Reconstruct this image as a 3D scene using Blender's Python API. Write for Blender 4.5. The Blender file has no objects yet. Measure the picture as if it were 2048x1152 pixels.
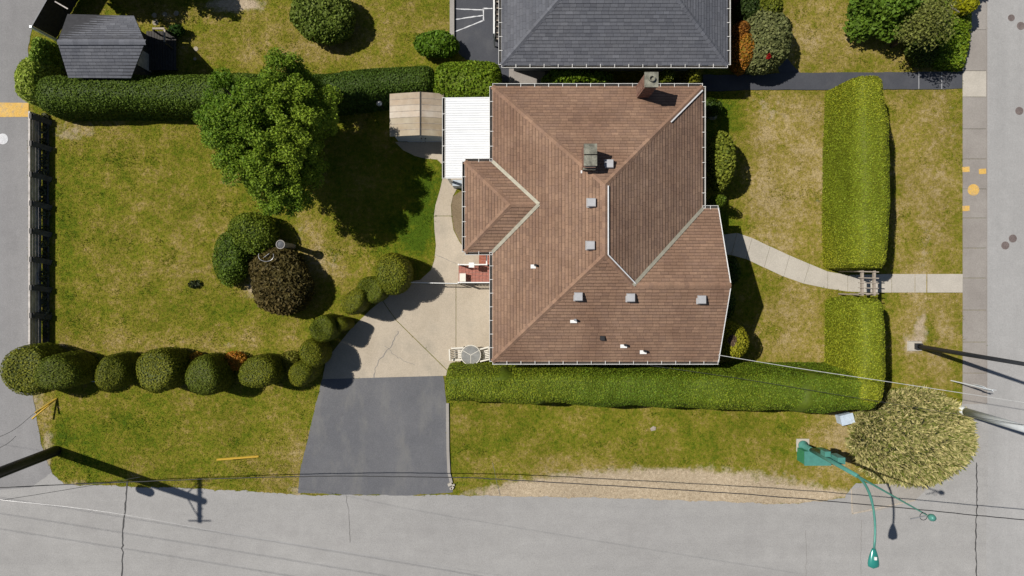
import bpy, bmesh, math, random
import numpy as np
from mathutils import Vector

random.seed(7)
rng = np.random.default_rng(11)
scene = bpy.context.scene
col = scene.collection

# ------------------------------------------------------------------ camera
H = 34.6            # drone height in metres
PPM = 40.0          # photograph pixels per metre on the ground
NX, NY = 1010.0, 555.0   # photograph pixel straight below the drone
cam_d = bpy.data.cameras.new('camera')
cam = bpy.data.objects.new('camera', cam_d)
col.objects.link(cam)
cam.location = (0, 0, H)
cam.rotation_euler = (0, 0, 0)
cam_d.sensor_width = 36.0
cam_d.lens = 36.0 * H / (2048 / PPM)
cam_d.shift_x = (1024 - NX) / 2048
cam_d.shift_y = -(576 - NY) / 2048
cam_d.clip_end = 2000
scene.camera = cam

# ------------------------------------------------------------------ sky, sun, exposure
SUN_EL = math.radians(55)
SH = math.radians(-19)           # direction in which shadows fall, in the ground plane
sun_dir = Vector((-math.cos(SH) * math.cos(SUN_EL), -math.sin(SH) * math.cos(SUN_EL), math.sin(SUN_EL)))
world = bpy.data.worlds.new('World')
scene.world = world
world.use_nodes = True
wn = world.node_tree
for n in list(wn.nodes):
    wn.nodes.remove(n)
sky = wn.nodes.new('ShaderNodeTexSky')
sky.sky_type = 'NISHITA'
sky.sun_disc = False
sky.sun_elevation = SUN_EL
sky.sun_rotation = math.atan2(sun_dir.x, sun_dir.y)
sky.air_density = 1.0
sky.dust_density = 0.6
bg = wn.nodes.new('ShaderNodeBackground')
bg.inputs[1].default_value = 0.05
wo = wn.nodes.new('ShaderNodeOutputWorld')
wn.links.new(sky.outputs[0], bg.inputs[0])
wn.links.new(bg.outputs[0], wo.inputs[0])
sd = bpy.data.lights.new('sun', 'SUN')
sd.energy = 4.6
sd.angle = math.radians(0.5)
sd.color = (1.0, 0.955, 0.88)
sun = bpy.data.objects.new('sun', sd)
col.objects.link(sun)
sun.location = sun_dir * 60
sun.rotation_euler = sun_dir.to_track_quat('Z', 'Y').to_euler()
scene.view_settings.view_transform = 'Standard'
scene.view_settings.look = 'None'
scene.view_settings.gamma = 1.0
scene.view_settings.exposure = 0.0
scene.cycles.max_bounces = 6
scene.cycles.transparent_max_bounces = 8

# ------------------------------------------------------------------ helpers
def W(px, py, z=0.0):
    """world point of height z that the photograph shows at pixel (px, py)"""
    f = (1 - z / H) / PPM
    return np.array(((px - NX) * f, (NY - py) * f, z))

def tag(o, label=None, cat=None, group=None, kind=None):
    if label: o['label'] = label
    if cat: o['category'] = cat
    if group: o['group'] = group
    if kind: o['kind'] = kind
    return o

def empty(name, loc, label=None, cat=None, group=None):
    o = bpy.data.objects.new(name, None)
    o.empty_display_size = 0.2
    o.location = tuple(loc)
    col.objects.link(o)
    return tag(o, label, cat, group)

def origin(o):
    v = np.zeros(3)
    while o is not None:
        v += np.array(o.location)
        o = o.parent
    return v

def mesh_obj(name, V, F, mat, parent=None, colr=None, smooth=False, local=False, attrs=None):
    """V (n,3) in world space (or local), F list of faces or (m,k) array"""
    V = np.asarray(V, dtype=np.float64).reshape(-1, 3)
    if parent is not None and not local:
        V = V - origin(parent)
    me = bpy.data.meshes.new(name)
    if isinstance(F, np.ndarray):
        m, k = F.shape
        me.vertices.add(len(V)); me.vertices.foreach_set('co', V.ravel())
        me.loops.add(m * k); me.loops.foreach_set('vertex_index', F.astype(np.int32).ravel())
        me.polygons.add(m)
        me.polygons.foreach_set('loop_start', np.arange(0, m * k, k, dtype=np.int32))
        me.polygons.foreach_set('loop_total', np.full(m, k, dtype=np.int32))
        me.update(calc_edges=True)
    else:
        me.from_pydata([tuple(v) for v in V], [], [tuple(int(i) for i in f) for f in F])
        me.update()
    if colr is not None:
        a = me.color_attributes.new('col', 'FLOAT_COLOR', 'POINT')
        c = np.ones((len(V), 4)); c[:, :3] = colr
        a.data.foreach_set('color', c.ravel())
    if attrs:
        for k_, v_ in attrs.items():
            a = me.attributes.new(k_, 'FLOAT', 'POINT')
            a.data.foreach_set('value', np.asarray(v_, dtype=np.float32))
    if smooth:
        me.polygons.foreach_set('use_smooth', np.ones(len(me.polygons), dtype=bool))
    me.materials.append(mat)
    o = bpy.data.objects.new(name, me)
    col.objects.link(o)
    if parent is not None:
        o.parent = parent
    return o

class MB:
    """collects shapes that become ONE mesh object"""
    def __init__(s): s.v = []; s.f = []
    def add(s, V, F):
        b = len(s.v)
        s.v += [tuple(v) for v in V]
        s.f += [tuple(i + b for i in f) for f in F]
        return s
    def box(s, x0, x1, y0, y1, z0, z1):
        V = [(x0,y0,z0),(x1,y0,z0),(x1,y1,z0),(x0,y1,z0),(x0,y0,z1),(x1,y0,z1),(x1,y1,z1),(x0,y1,z1)]
        return s.add(V, [(0,3,2,1),(4,5,6,7),(0,1,5,4),(1,2,6,5),(2,3,7,6),(3,0,4,7)])
    def cbox(s, c, sx, sy, sz, rz=0.0):
        ca, sa = math.cos(rz), math.sin(rz)
        V = []
        for dz in (-.5, .5):
            for dx, dy in ((-.5,-.5),(.5,-.5),(.5,.5),(-.5,.5)):
                x, y = dx*sx, dy*sy
                V.append((c[0]+x*ca-y*sa, c[1]+x*sa+y*ca, c[2]+dz*sz))
        return s.add(V, [(0,3,2,1),(4,5,6,7),(0,1,5,4),(1,2,6,5),(2,3,7,6),(3,0,4,7)])
    def bar(s, a, b, w, t, up=(0,0,1)):
        """rectangular bar from a to b, w wide, t thick along up"""
        a = Vector(a); b = Vector(b); d = (b-a).normalized(); u = Vector(up)
        if abs(d.dot(u)) > .98: u = Vector((1,0,0))
        r = d.cross(u).normalized(); u2 = r.cross(d).normalized()
        V = []
        for p in (a, b):
            for i, j in ((-1,-1),(1,-1),(1,1),(-1,1)):
                V.append(tuple(p + r*(i*w/2) + u2*(j*t/2)))
        return s.add(V, [(0,1,2,3),(7,6,5,4),(0,4,5,1),(1,5,6,2),(2,6,7,3),(3,7,4,0)])
    def tube(s, pts, rad, n=8, cap=True):
        pts = [Vector(p) for p in pts]
        if not hasattr(rad, '__len__'): rad = [rad]*len(pts)
        V = []; F = []
        prev = None
        for i, p in enumerate(pts):
            d = (pts[min(i+1,len(pts)-1)] - pts[max(i-1,0)]).normalized()
            if prev is None:
                u = Vector((0,0,1)) if abs(d.z) < .9 else Vector((1,0,0))
                r = d.cross(u).normalized()
            else:
                r = (prev - d*prev.dot(d)).normalized()
            prev = r
            q = d.cross(r)
            for k in range(n):
                a = 2*math.pi*k/n
                V.append(tuple(p + (r*math.cos(a) + q*math.sin(a))*rad[i]))
        for i in range(len(pts)-1):
            for k in range(n):
                F.append((i*n+k, i*n+(k+1)%n, (i+1)*n+(k+1)%n, (i+1)*n+k))
        if cap:
            F.append(tuple(range(n-1,-1,-1))); F.append(tuple(range((len(pts)-1)*n, len(pts)*n)))
        return s.add(V, F)
    def lathe(s, prof, c, n=20):
        V = []; F = []
        for r, z in prof:
            for k in range(n):
                a = 2*math.pi*k/n
                V.append((c[0]+r*math.cos(a), c[1]+r*math.sin(a), c[2]+z))
        for i in range(len(prof)-1):
            for k in range(n):
                F.append((i*n+k, i*n+(k+1)%n, (i+1)*n+(k+1)%n, (i+1)*n+k))
        F.append(tuple(range(n-1,-1,-1))); F.append(tuple(range((len(prof)-1)*n, len(prof)*n)))
        return s.add(V, F)
    def prism(s, poly, z0, z1):
        """poly: CCW list of xy"""
        n = len(poly)
        V = [(p[0],p[1],z0) for p in poly] + [(p[0],p[1],z1) for p in poly]
        F = [tuple(range(n-1,-1,-1)), tuple(range(n,2*n))]
        F += [(i,(i+1)%n,n+(i+1)%n,n+i) for i in range(n)]
        return s.add(V, F)
    def build(s, name, mat, parent=None, local=False, smooth=False):
        return mesh_obj(name, s.v, s.f, mat, parent, local=local, smooth=smooth)

def ccw(poly):
    a = sum(poly[i][0]*poly[(i+1)%len(poly)][1]-poly[(i+1)%len(poly)][0]*poly[i][1] for i in range(len(poly)))
    return poly if a > 0 else poly[::-1]

def sn(P, scale, seed):
    """cheap smooth noise in about -1..1"""
    r = np.random.default_rng(seed)
    out = np.zeros(len(P))
    for k in range(6):
        d = r.normal(size=3); d /= np.linalg.norm(d)
        out += np.sin((P @ d) * scale * r.uniform(.6, 1.6) + r.uniform(0, 6.28))
    return out / 3.0

def inpoly(X, Y, poly):
    inside = np.zeros(len(X), dtype=bool)
    n = len(poly); j = n - 1
    for i in range(n):
        xi, yi = poly[i][0], poly[i][1]; xj, yj = poly[j][0], poly[j][1]
        c = ((yi > Y) != (yj > Y)) & (X < (xj - xi) * (Y - yi) / (yj - yi + 1e-12) + xi)
        inside ^= c
        j = i
    return inside

# ------------------------------------------------------------------ materials
class NT:
    def __init__(s, name):
        s.m = bpy.data.materials.new(name); s.m.use_nodes = True
        s.t = s.m.node_tree
        s.b = s.t.nodes['Principled BSDF']
        s.pos = None
    def n(s, ty, **kw):
        x = s.t.nodes.new(ty)
        for k, v in kw.items(): setattr(x, k, v)
        return x
    def link(s, a, b): s.t.links.new(a, b)
    def coord(s):
        if s.pos is None:
            s.pos = s.n('ShaderNodeNewGeometry').outputs['Position']
        return s.pos
    def noise(s, scale, detail=3, rough=.55, stretch=None):
        x = s.n('ShaderNodeTexNoise'); x.inputs['Scale'].default_value = scale
        x.inputs['Detail'].default_value = detail; x.inputs['Roughness'].default_value = rough
        if stretch:
            mp = s.n('ShaderNodeMapping'); mp.inputs['Scale'].default_value = stretch
            s.link(s.coord(), mp.inputs[0]); s.link(mp.outputs[0], x.inputs['Vector'])
        else:
            s.link(s.coord(), x.inputs['Vector'])
        return x.outputs['Fac']
    def ramp(s, fac, stops):
        r = s.n('ShaderNodeValToRGB')
        e = r.color_ramp.elements
        while len(e) < len(stops): e.new(.5)
        for i, (p, c) in enumerate(stops):
            e[i].position = p; e[i].color = (*c, 1) if len(c) == 3 else c
        s.link(fac, r.inputs[0])
        return r.outputs[0]
    def mix(s, fac, a, b, mode='MIX'):
        x = s.n('ShaderNodeMix'); x.data_type = 'RGBA'; x.blend_type = mode
        for v, i in ((fac, 0), (a, 6), (b, 7)):
            if hasattr(v, 'node'): s.link(v, x.inputs[i])
            elif i == 0: x.inputs[0].default_value = v
            else: x.inputs[i].default_value = (*v, 1)
        return x.outputs[2]
    def attr(s, name, out='Color'):
        a = s.n('ShaderNodeAttribute'); a.attribute_name = name
        return a.outputs[out]
    def val(s, f, lo, hi, a=0.3, b=0.7):
        m = s.n('ShaderNodeMapRange'); s.link(f, m.inputs[0])
        m.inputs[1].default_value = a; m.inputs[2].default_value = b
        m.inputs[3].default_value = lo; m.inputs[4].default_value = hi
        return m.outputs[0]
    def grey(s, f, lo, hi, a=.3, b=.7):
        v = s.val(f, lo, hi, a, b)
        c = s.n('ShaderNodeCombineColor')
        for i in range(3): s.link(v, c.inputs[i])
        return c.outputs[0]
    def bump(s, f, strength, dist=.02):
        b = s.n('ShaderNodeBump'); b.inputs['Strength'].default_value = strength
        b.inputs['Distance'].default_value = dist
        s.link(f, b.inputs['Height']); s.link(b.outputs[0], s.b.inputs['Normal'])
    def done(s, color, rough=.8, metal=0, spec=.3):
        if hasattr(color, 'node'): s.link(color, s.b.inputs['Base Color'])
        else: s.b.inputs['Base Color'].default_value = (*color, 1)
        s.b.inputs['Roughness'].default_value = rough
        s.b.inputs['Metallic'].default_value = metal
        s.b.inputs['Specular IOR Level'].default_value = spec
        return s.m

def plain(name, c, rough=.6, metal=0, var=.15, scale=6, bump=.1, spec=.35):
    t = NT(name)
    f = t.noise(scale, 4)
    f2 = t.noise(scale*9, 2)
    k = t.mix(1, c, t.grey(f, 1-var, 1+var), 'MULTIPLY')
    k = t.mix(1, k, t.grey(f2, 1-var*.5, 1+var*.5), 'MULTIPLY')
    if bump: t.bump(f2, bump, .01)
    return t.done(k, rough, metal, spec)

def ground_mat(name, c0, c1, fine=.16, big=.25, rough=.9, bump=.35, stain=None, spots=None, streak=None):
    t = NT(name)
    k = t.ramp(t.noise(big, 5, .6), [(.3, c0), (.7, c1)])
    k = t.mix(1, k, t.grey(t.noise(1.7, 4, .6), .955, 1.045), 'MULTIPLY')
    if streak:
        k = t.mix(1, k, t.grey(t.noise(.5, 5, .65, streak), .93, 1.07), 'MULTIPLY')
    f = t.noise(22, 3, .7)
    k = t.mix(1, k, t.grey(f, 1-fine, 1+fine), 'MULTIPLY')
    f3 = t.noise(60, 2, .8)
    k = t.mix(1, k, t.grey(f3, 1-fine*.9, 1+fine*.9), 'MULTIPLY')
    if stain:
        st = t.ramp(t.noise(stain[0], 5, .65, stain[3] if len(stain) > 3 else None), [(.5, (0,0,0)), (.72, (1,1,1))])
        k = t.mix(t.mix(1, st, (stain[2],)*3, 'MULTIPLY'), k, stain[1])
    if spots:
        sp = t.ramp(t.noise(spots[0], 1, .5), [(.72, (0,0,0)), (.76, (1,1,1))])
        k = t.mix(sp, k, spots[1])
    t.bump(f, bump, .012)
    return t.done(k, rough, spec=.25)

def leaf_mat(name, trans=.3):
    t = NT(name)
    c = t.attr('col')
    k = t.mix(1, c, t.grey(t.noise(9, 2), .82, 1.18), 'MULTIPLY')
    m = t.done(k, .62, spec=.22)
    tr = t.n('ShaderNodeBsdfTranslucent'); t.link(k, tr.inputs[0])
    mx = t.n('ShaderNodeMixShader'); mx.inputs[0].default_value = trans
    out = [n for n in t.t.nodes if n.type == 'OUTPUT_MATERIAL'][0]
    t.link(t.b.outputs[0], mx.inputs[1]); t.link(tr.outputs[0], mx.inputs[2]); t.link(mx.outputs[0], out.inputs[0])
    return m

def attr_mat(name, rough=.85, var=.1, scale=14, bump=.2, spec=.25, big=None):
    t = NT(name)
    f = t.noise(scale, 3, .7)
    k = t.mix(1, t.attr('col'), t.grey(f, 1-var, 1+var), 'MULTIPLY')
    if big:
        k = t.mix(1, k, t.mix(t.val(t.noise(big[0], 4, .6), 0, 1, .35, .68), (1,1,1), big[1]), 'MULTIPLY')
    t.bump(f, bump, .01)
    return t.done(k, rough, spec=spec)

def grass_mat():
    t = NT('grass')
    dry = t.attr('dry', 'Fac'); dirt = t.attr('dirt', 'Fac')
    nz = t.noise(.9, 5, .62); n2 = t.noise(4.5, 4, .65)
    ad = t.n('ShaderNodeMath', operation='ADD'); t.link(dry, ad.inputs[0]); t.link(t.val(nz, -.24, .24, .3, .7), ad.inputs[1])
    ad2 = t.n('ShaderNodeMath', operation='ADD'); t.link(ad.outputs[0], ad2.inputs[0]); t.link(t.val(n2, -.24, .24, .3, .7), ad2.inputs[1])
    k = t.ramp(ad2.outputs[0], [(0, (.058,.100,.006)), (.25, (.112,.136,.008)), (.5, (.180,.166,.018)), (.75, (.268,.206,.056)), (1, (.37,.285,.14))])
    dd = t.n('ShaderNodeMath', operation='ADD'); t.link(dirt, dd.inputs[0]); t.link(t.val(t.noise(2.2, 5, .7), -.3, .3, .3, .7), dd.inputs[1])
    k = t.mix(t.val(dd.outputs[0], 0, 1, .35, .75), k, t.ramp(t.noise(6, 4, .7), [(.3, (.33,.255,.17)), (.7, (.50,.41,.29))]))
    f = t.noise(30, 3, .75)
    k = t.mix(1, k, t.grey(f, .55, 1.42), 'MULTIPLY')
    k = t.mix(1, k, t.grey(t.noise(11, 3, .7), .80, 1.20), 'MULTIPLY')
    k = t.mix(1, k, t.grey(t.noise(.35, 3), .9, 1.1), 'MULTIPLY')
    t.bump(t.noise(18, 4, .75), .55, .04)
    return t.done(k, .95, spec=.1)

M = {}
M['grass'] = grass_mat()
M['road'] = ground_mat('road_asphalt', (.300,.292,.285), (.352,.343,.332), .15, .12, stain=(.5, (.25,.24,.235), .35), streak=(.12,1.6,1))
M['lane'] = ground_mat('lane_asphalt', (.215,.210,.212), (.262,.256,.256), .14, .15, streak=(1.6,.12,1))
M['road_east'] = ground_mat('road_asphalt_pale', (.318,.312,.306), (.365,.358,.352), .13, .15, streak=(1.6,.12,1))
M['sidewalk'] = ground_mat('sidewalk_concrete', (.25,.225,.205), (.32,.295,.27), .13, .5)
M['sidewalk_pale'] = ground_mat('pale_concrete', (.42,.385,.33), (.49,.45,.39), .12, .6)
M['pad'] = ground_mat('driveway_concrete', (.40,.34,.262), (.51,.44,.350), .13, .35, stain=(.7, (.28,.25,.20), .6))
M['apron'] = ground_mat('apron_concrete', (.30,.28,.255), (.36,.335,.305), .12, .5)
M['drive'] = ground_mat('driveway_asphalt', (.115,.117,.128), (.150,.150,.158), .16, .45, stain=(.85, (.22,.213,.195), .5, (1.2,.45,1)))
M['black_drive'] = ground_mat('sealed_asphalt', (.060,.063,.075), (.078,.081,.092), .12, .4, stain=(.8, (.12,.12,.125), .35))
M['tar'] = plain('crack_tar', (.06,.058,.058), .7)
M['fine_crack'] = plain('crack_dark', (.21,.20,.19), .8)
M['soil'] = ground_mat('soil', (.09,.075,.06), (.15,.12,.09), .3, .8)
M['bed'] = ground_mat('bark_bed', (.17,.125,.075), (.22,.17,.11), .25, .9)
M['white'] = plain('white_paint', (.80,.80,.78), .45, var=.05)
M['white_metal'] = plain('white_metal', (.74,.75,.76), .5, var=.03, scale=2, bump=.02)
M['cream'] = plain('cream_stucco', (.62,.58,.50), .85, var=.08, scale=20, bump=.5)
M['blue_wall'] = plain('grey_blue_siding', (.20,.22,.26), .7, var=.08)
M['glass'] = plain('window_glass', (.03,.04,.05), .08, var=.05, bump=0, spec=.6)
M['gutter'] = plain('gutter_enamel', (.60,.59,.56), .5, var=.16, scale=3)
M['gutter_in'] = plain('gutter_debris', (.03,.026,.022), .9)
M['shingle'] = attr_mat('brown_shingles', .92, .16, 18, .25, big=(.45, (.74,.70,.69)))
M['shingle_grey'] = attr_mat('grey_shingles', .9, .12, 18, .25, big=(.5, (.88,.9,.93)))
M['underlay'] = plain('roof_underlay', (.09,.065,.05), .9)
M['underlay_grey'] = plain('roof_underlay_grey', (.05,.05,.055), .9)
M['valley'] = plain('valley_metal', (.38,.355,.28), .6, .3, var=.15)
M['flash'] = plain('flashing_white', (.72,.72,.72), .5, .1, var=.1)
M['vent'] = plain('vent_grey', (.46,.46,.47), .5, .2, var=.08)
M['dark'] = plain('dark_metal', (.03,.03,.032), .5, .2)
M['brick'] = attr_mat('chimney_brick', .9, .2, 20, .4)
M['mortar'] = plain('mortar', (.24,.21,.19), .95, scale=15)
M['stone_cap'] = plain('mossy_cap', (.205,.20,.16), .95, var=.45, scale=5, bump=.6)
M['beige_panel'] = attr_mat('beige_metal', .6, .1, 3, .05, big=(1.4, (.86,.78,.70)))
M['shed_wall'] = plain('shed_wall', (.42,.47,.52), .6, var=.1)
M['red_tile'] = plain('red_tile', (.34,.13,.095), .7, var=.2, scale=9)
M['red_brick'] = plain('red_brick', (.30,.10,.06), .8, var=.25, scale=9)
M['wood_dark'] = plain('dark_wood', (.055,.05,.046), .8, var=.3, scale=7)
M['wood_fence'] = plain('weathered_boards', (.50,.46,.43), .85, var=.25, scale=5)
M['wood_post'] = plain('stained_post', (.10,.095,.09), .85, var=.3)
M['wood_pale'] = plain('pale_wood', (.34,.29,.24), .8, var=.2)
M['bark'] = plain('bark', (.10,.075,.055), .95, var=.4, scale=9, bump=.8)
M['pole_black'] = plain('creosote_pole', (.030,.028,.028), .6, var=.3, scale=4)
M['pole_dark'] = plain('dark_steel', (.035,.038,.045), .45, .3)
M['pole_white'] = plain('pale_steel', (.82,.86,.90), .45, .1, var=.05)
M['green_steel'] = plain('green_steel', (.085,.27,.225), .4, .1, var=.1)
M['green_lamp'] = plain('teal_lamp', (.03,.235,.20), .22, .1, var=.05, bump=0, spec=.6)
M['green_box'] = plain('green_cabinet', (.04,.24,.12), .45, .1, var=.1)
M['yellow'] = plain('yellow_plastic', (.78,.50,.07), .5, var=.1)
M['yellow_paint'] = ground_mat('yellow_paint', (.60,.36,.08), (.68,.45,.15), .22, 1.0, stain=(4.0, (.32,.27,.22), .75))
M['white_mark'] = ground_mat('white_marking', (.55,.56,.58), (.66,.66,.67), .2, 1.0)
M['iron'] = ground_mat('cast_iron', (.145,.115,.11), (.20,.165,.155), .25, 3)
M['cable'] = plain('black_cable', (.03,.03,.032), .6)
M['alu'] = plain('aluminium_wire', (.62,.62,.60), .4, .3)
M['pipe'] = plain('galvanised', (.45,.45,.46), .4, .6)
M['stone'] = ground_mat('paver', (.30,.26,.20), (.38,.33,.25), .2, 2)
M['core'] = plain('dark_gap_core', (.012,.018,.006), .95)
M['leaf'] = leaf_mat('leaves', .28)
M['leaf_dense'] = leaf_mat('clipped_leaves', .15)
M['tabletop'] = plain('frosted_glass', (.25,.25,.24), .35, var=.2, scale=3, bump=0)
M['blue_box'] = plain('pale_blue_box', (.50,.58,.68), .5)
M['gravel'] = ground_mat('gravel', (.36,.31,.25), (.46,.40,.33), .3, 1.2)
M['plastic_white'] = plain('white_resin', (.72,.68,.60), .5, var=.06)

# ------------------------------------------------------------------ ground and paving
PAVED = []
def gxy(pts): return [tuple(W(x, y)[:2]) for x, y in pts]

def rough_edge(pts, amp=.03, step=.12, seed=0, closed=True):
    """subdivide a world polygon and jitter it so paving and lawn meet unevenly"""
    r = np.random.default_rng(seed); out = []
    n = len(pts)
    for i in range(n if closed else n-1):
        a = np.array(pts[i]); b = np.array(pts[(i+1) % n]); L = np.linalg.norm(b-a)
        if L > 60: out.append(tuple(a)); continue
        k = max(1, int(L/step)); d = (b-a)/max(L,1e-6); nn = np.array((-d[1], d[0]))
        for j in range(k):
            t = j/k
            off = 0 if j == 0 else amp*(.6*math.sin(t*L*2.3+seed)+.4*math.sin(t*L*6.1+seed*2)) + r.normal()*amp*.5
            out.append(tuple(a+(b-a)*t+nn*off))
    return out

def sheet(name, pts, z, mat, parent=None, kind='structure', paved=True):
    """a thin flat slab with its own edge, sitting on the ground"""
    pts = ccw(list(pts))
    if paved: PAVED.append(pts)
    n = len(pts)
    bm = bmesh.new()
    o3 = origin(parent) if parent is not None else np.zeros(3)
    top = [bm.verts.new((p[0]-o3[0], p[1]-o3[1], z-o3[2])) for p in pts]
    bot = [bm.verts.new((p[0]-o3[0], p[1]-o3[1], min(-.02, z-.03)-o3[2])) for p in pts]
    f = bm.faces.new(top)
    for i in range(n):
        bm.faces.new((bot[i], bot[(i+1)%n], top[(i+1)%n], top[i]))
    f.normal_update()
    bmesh.ops.triangulate(bm, faces=[f], ngon_method='EAR_CLIP')
    me = bpy.data.meshes.new(name); bm.to_mesh(me); bm.free()
    me.materials.append(mat)
    o = bpy.data.objects.new(name, me); col.objects.link(o)
    if parent is not None: o.parent = parent
    elif kind: o['kind'] = kind
    return o

# lawn condition: (px, py, rx, ry, amount) blobs of drier / greener / bare ground
DRY = [(1570,320,95,190,.40),(1600,640,80,110,.30),(1520,440,60,60,.2),(1850,350,75,260,.32),(1860,660,75,110,.34),
       (1650,60,130,70,.30),(700,60,200,60,.16),(450,60,120,60,.05),(560,110,160,30,.2),(330,690,300,28,.22),(180,260,90,30,.25),
       (640,540,70,50,.3),(620,470,30,60,.25),(520,560,40,80,.1),(1680,860,60,50,.55),(1640,940,90,40,.32),(90,840,22,60,.35),
       (1100,930,150,40,.2),(560,940,60,50,.22),(600,880,30,90,.2),(300,470,120,160,.08),(1440,240,45,60,-.42),(1450,440,45,50,-.3),
       (845,400,45,110,-.42),(810,470,50,50,-.3),(1790,120,60,40,.1),(120,860,30,30,-.3),(170,900,60,50,-.2),(1380,880,40,40,-.12),
       (1000,890,90,60,-.08),(1860,650,14,50,-.45),(1780,640,20,70,-.1),(120,440,30,200,-.1),(200,400,90,100,-.06),(420,620,120,60,-.05),
       (640,830,40,60,-.2),(280,850,60,40,-.14),(340,30,60,18,.3),(1500,560,60,40,-.1),(1640,300,30,130,.15),(1560,690,80,40,.1),(930,860,30,50,.1),
       (1605,930,40,25,-.25),(1700,180,40,12,-.2),(330,560,90,30,.1),(430,500,60,50,.12)]
DIRT = [(1110,985,140,20,1.0),(1330,966,270,32,1.15),(1330,992,330,14,1.0),(1560,992,120,16,1.0),(150,262,55,22,.55),(650,520,35,45,.42),(700,610,22,14,.7),(500,575,16,25,.7),
        (1545,225,60,40,.4),(1850,520,14,130,.42),(1840,660,16,40,.6),(1820,690,22,22,.7),(75,800,12,30,.7),(95,900,14,60,.65),(140,965,60,8,.5),(300,975,200,6,.4),
        (470,8,60,16,1.1),(590,985,20,18,.6),(1640,470,12,120,.35),(1910,300,10,60,.3),(600,455,12,50,.4),(1560,440,50,80,.18),(110,690,30,16,.35),(210,695,60,12,.3),(450,690,90,12,.28),(1905,220,12,40,.3),(620,70,40,20,.1)]
def fields(X, Y):
    px = X*PPM+NX; py = NY-Y*PPM
    d = np.full(len(X), .45); s = np.full(len(X), .02)
    for (cx, cy, rx, ry, a) in DRY: d += a*np.exp(-(((px-cx)/rx)**2+((py-cy)/ry)**2)**1.2)
    for (cx, cy, rx, ry, a) in DIRT: s += a*np.exp(-(((px-cx)/rx)**2+((py-cy)/ry)**2)**1.2)
    return d, s

def make_ground():
    xs = np.concatenate(([-320, -120, -60], np.arange(-34, 34.01, .3), [60, 120, 320]))
    ys = np.concatenate(([-320, -120, -50], np.arange(-22, 22.01, .3), [50, 120, 320]))
    X, Y = np.meshgrid(xs, ys); nx, ny = len(xs), len(ys)
    V = np.stack([X.ravel(), Y.ravel(), np.zeros(nx*ny)], 1)
    i = np.arange(nx*ny).reshape(ny, nx)
    F = np.stack([i[:-1,:-1].ravel(), i[:-1,1:].ravel(), i[1:,1:].ravel(), i[1:,:-1].ravel()], 1)
    d, s = fields(V[:,0], V[:,1])
    g = mesh_obj('ground', V, F, M['grass'], attrs={'dry': d, 'dirt': s})
    g['kind'] = 'structure'
    return g
make_ground()

# roads
south_edge = [(88,905),(104,945),(128,968),(250,973),(400,977),(560,986),(600,990),(905,990),(1000,992),(1100,994),(1200,996),(1350,1000),(1500,1005),(1560,1008),(1620,1004),(1690,996),(1700,978),(1800,972),(1860,968)]
sp = gxy(south_edge)
e2 = rough_edge(sp, .035, .15, 3, closed=False) + [sp[-1]]
bx0, bx1, by1 = -150, 150, -150
road_s = sheet('road', [(bx0, e2[0][1])] + e2 + [(bx1, e2[-1][1]), (bx1, by1), (bx0, by1)], .010, M['road'])
west = gxy([(100,-2400),(98,0),(66,52),(57,90),(57,705),(62,760),(66,790),(74,840),(82,885),(92,915),(104,945),(60,975),(-300,1000)])
ew = rough_edge(west[1:-1], .02, .15, 5, closed=False)
road_w = sheet('road', [west[0]] + ew + [west[-2], west[-1], (-150, west[-1][1]), (-150, west[0][1])], .014, M['lane'])
east_x = W(1972, 0)[0]
ec = gxy([(1972,-2400),(1972,900),(1972,1000),(1972,2400)])
road_e = sheet('road', ec + [(150, ec[-1][1]), (150, ec[0][1])], .018, M['road_east'])
# corner paving between sidewalk and road
sheet('corner_paving', rough_edge(gxy([(1925,800),(1950,800),(1975,810),(1975,1010),(1850,1004),(1700,1012),(1698,982),(1712,966),(1800,968),(1880,930),(1915,860)]), .02, .2, 9), .022, M['road'])
apron = sheet('corner_apron', gxy([(1702,978),(1760,968),(1800,966),(1868,964),(1830,1000),(1762,1020),(1704,1027)]), .026, M['apron'])
for a, b in (((1702,978),(1704,1027)), ((1704,1027),(1830,1000))):
    pa, pb = W(*a), W(*b)
    MB().bar((pa[0],pa[1],.030), (pb[0],pb[1],.030), .06, .02).build('joint', M['gravel'], apron)

# sidewalk in slabs
walk = empty('sidewalk', W(1948, 400)); walk['kind'] = 'structure'
jt = [-130,-70,-10,60,142,194,258,318,378,436,496,556,620,684,746,808]
for i in range(len(jt)-1):
    pale = 142 <= jt[i] < 194
    sheet('slab', gxy([(1925,jt[i]+.35),(1971.4,jt[i]+.35),(1971.4,jt[i+1]-.35),(1925,jt[i+1]-.35)]), .030+.004*(i % 2), M['sidewalk_pale'] if pale else M['sidewalk'], walk)
kerb = MB(); xk = W(1971.6,0)[0]
kerb.box(xk, xk+.05, W(0,806)[1], W(0,-130)[1], -.02, .042); kb = kerb.build('kerb', M['sidewalk'], walk)

# front walkway in curved slabs
fw = empty('front_walk', W(1600, 545)); fw['kind'] = 'structure'
cl = [(1438,470,508),(1470,466,510),(1500,476,518),(1536,493,535),(1575,511,553),(1615,528,567),(1655,543,577),(1695,550,583),(1740,549,585),(1783,548,585)]
for i in range(len(cl)-1):
    a, b = cl[i], cl[i+1]
    g = .35
    lean = -8 if i < 6 else 0
    sheet('slab', gxy([(a[0]+g-lean*.5,a[1]),(b[0]-g-lean*.5*(i<5),b[1]),(b[0]-g+lean*(i<5),b[2]),(a[0]+g+lean,a[2])]), .024+.003*(i % 2), M['sidewalk_pale'], fw)
for i, (x0, x1) in enumerate(((1783.5,1829),(1830,1852),(1854,1924))):
    sheet('slab', gxy([(x0,548),(x1,548),(x1,585),(x0,585)]), .024+.004*(i % 2)+(.03 if i == 2 else 0), M['sidewalk_pale'], fw)

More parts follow.
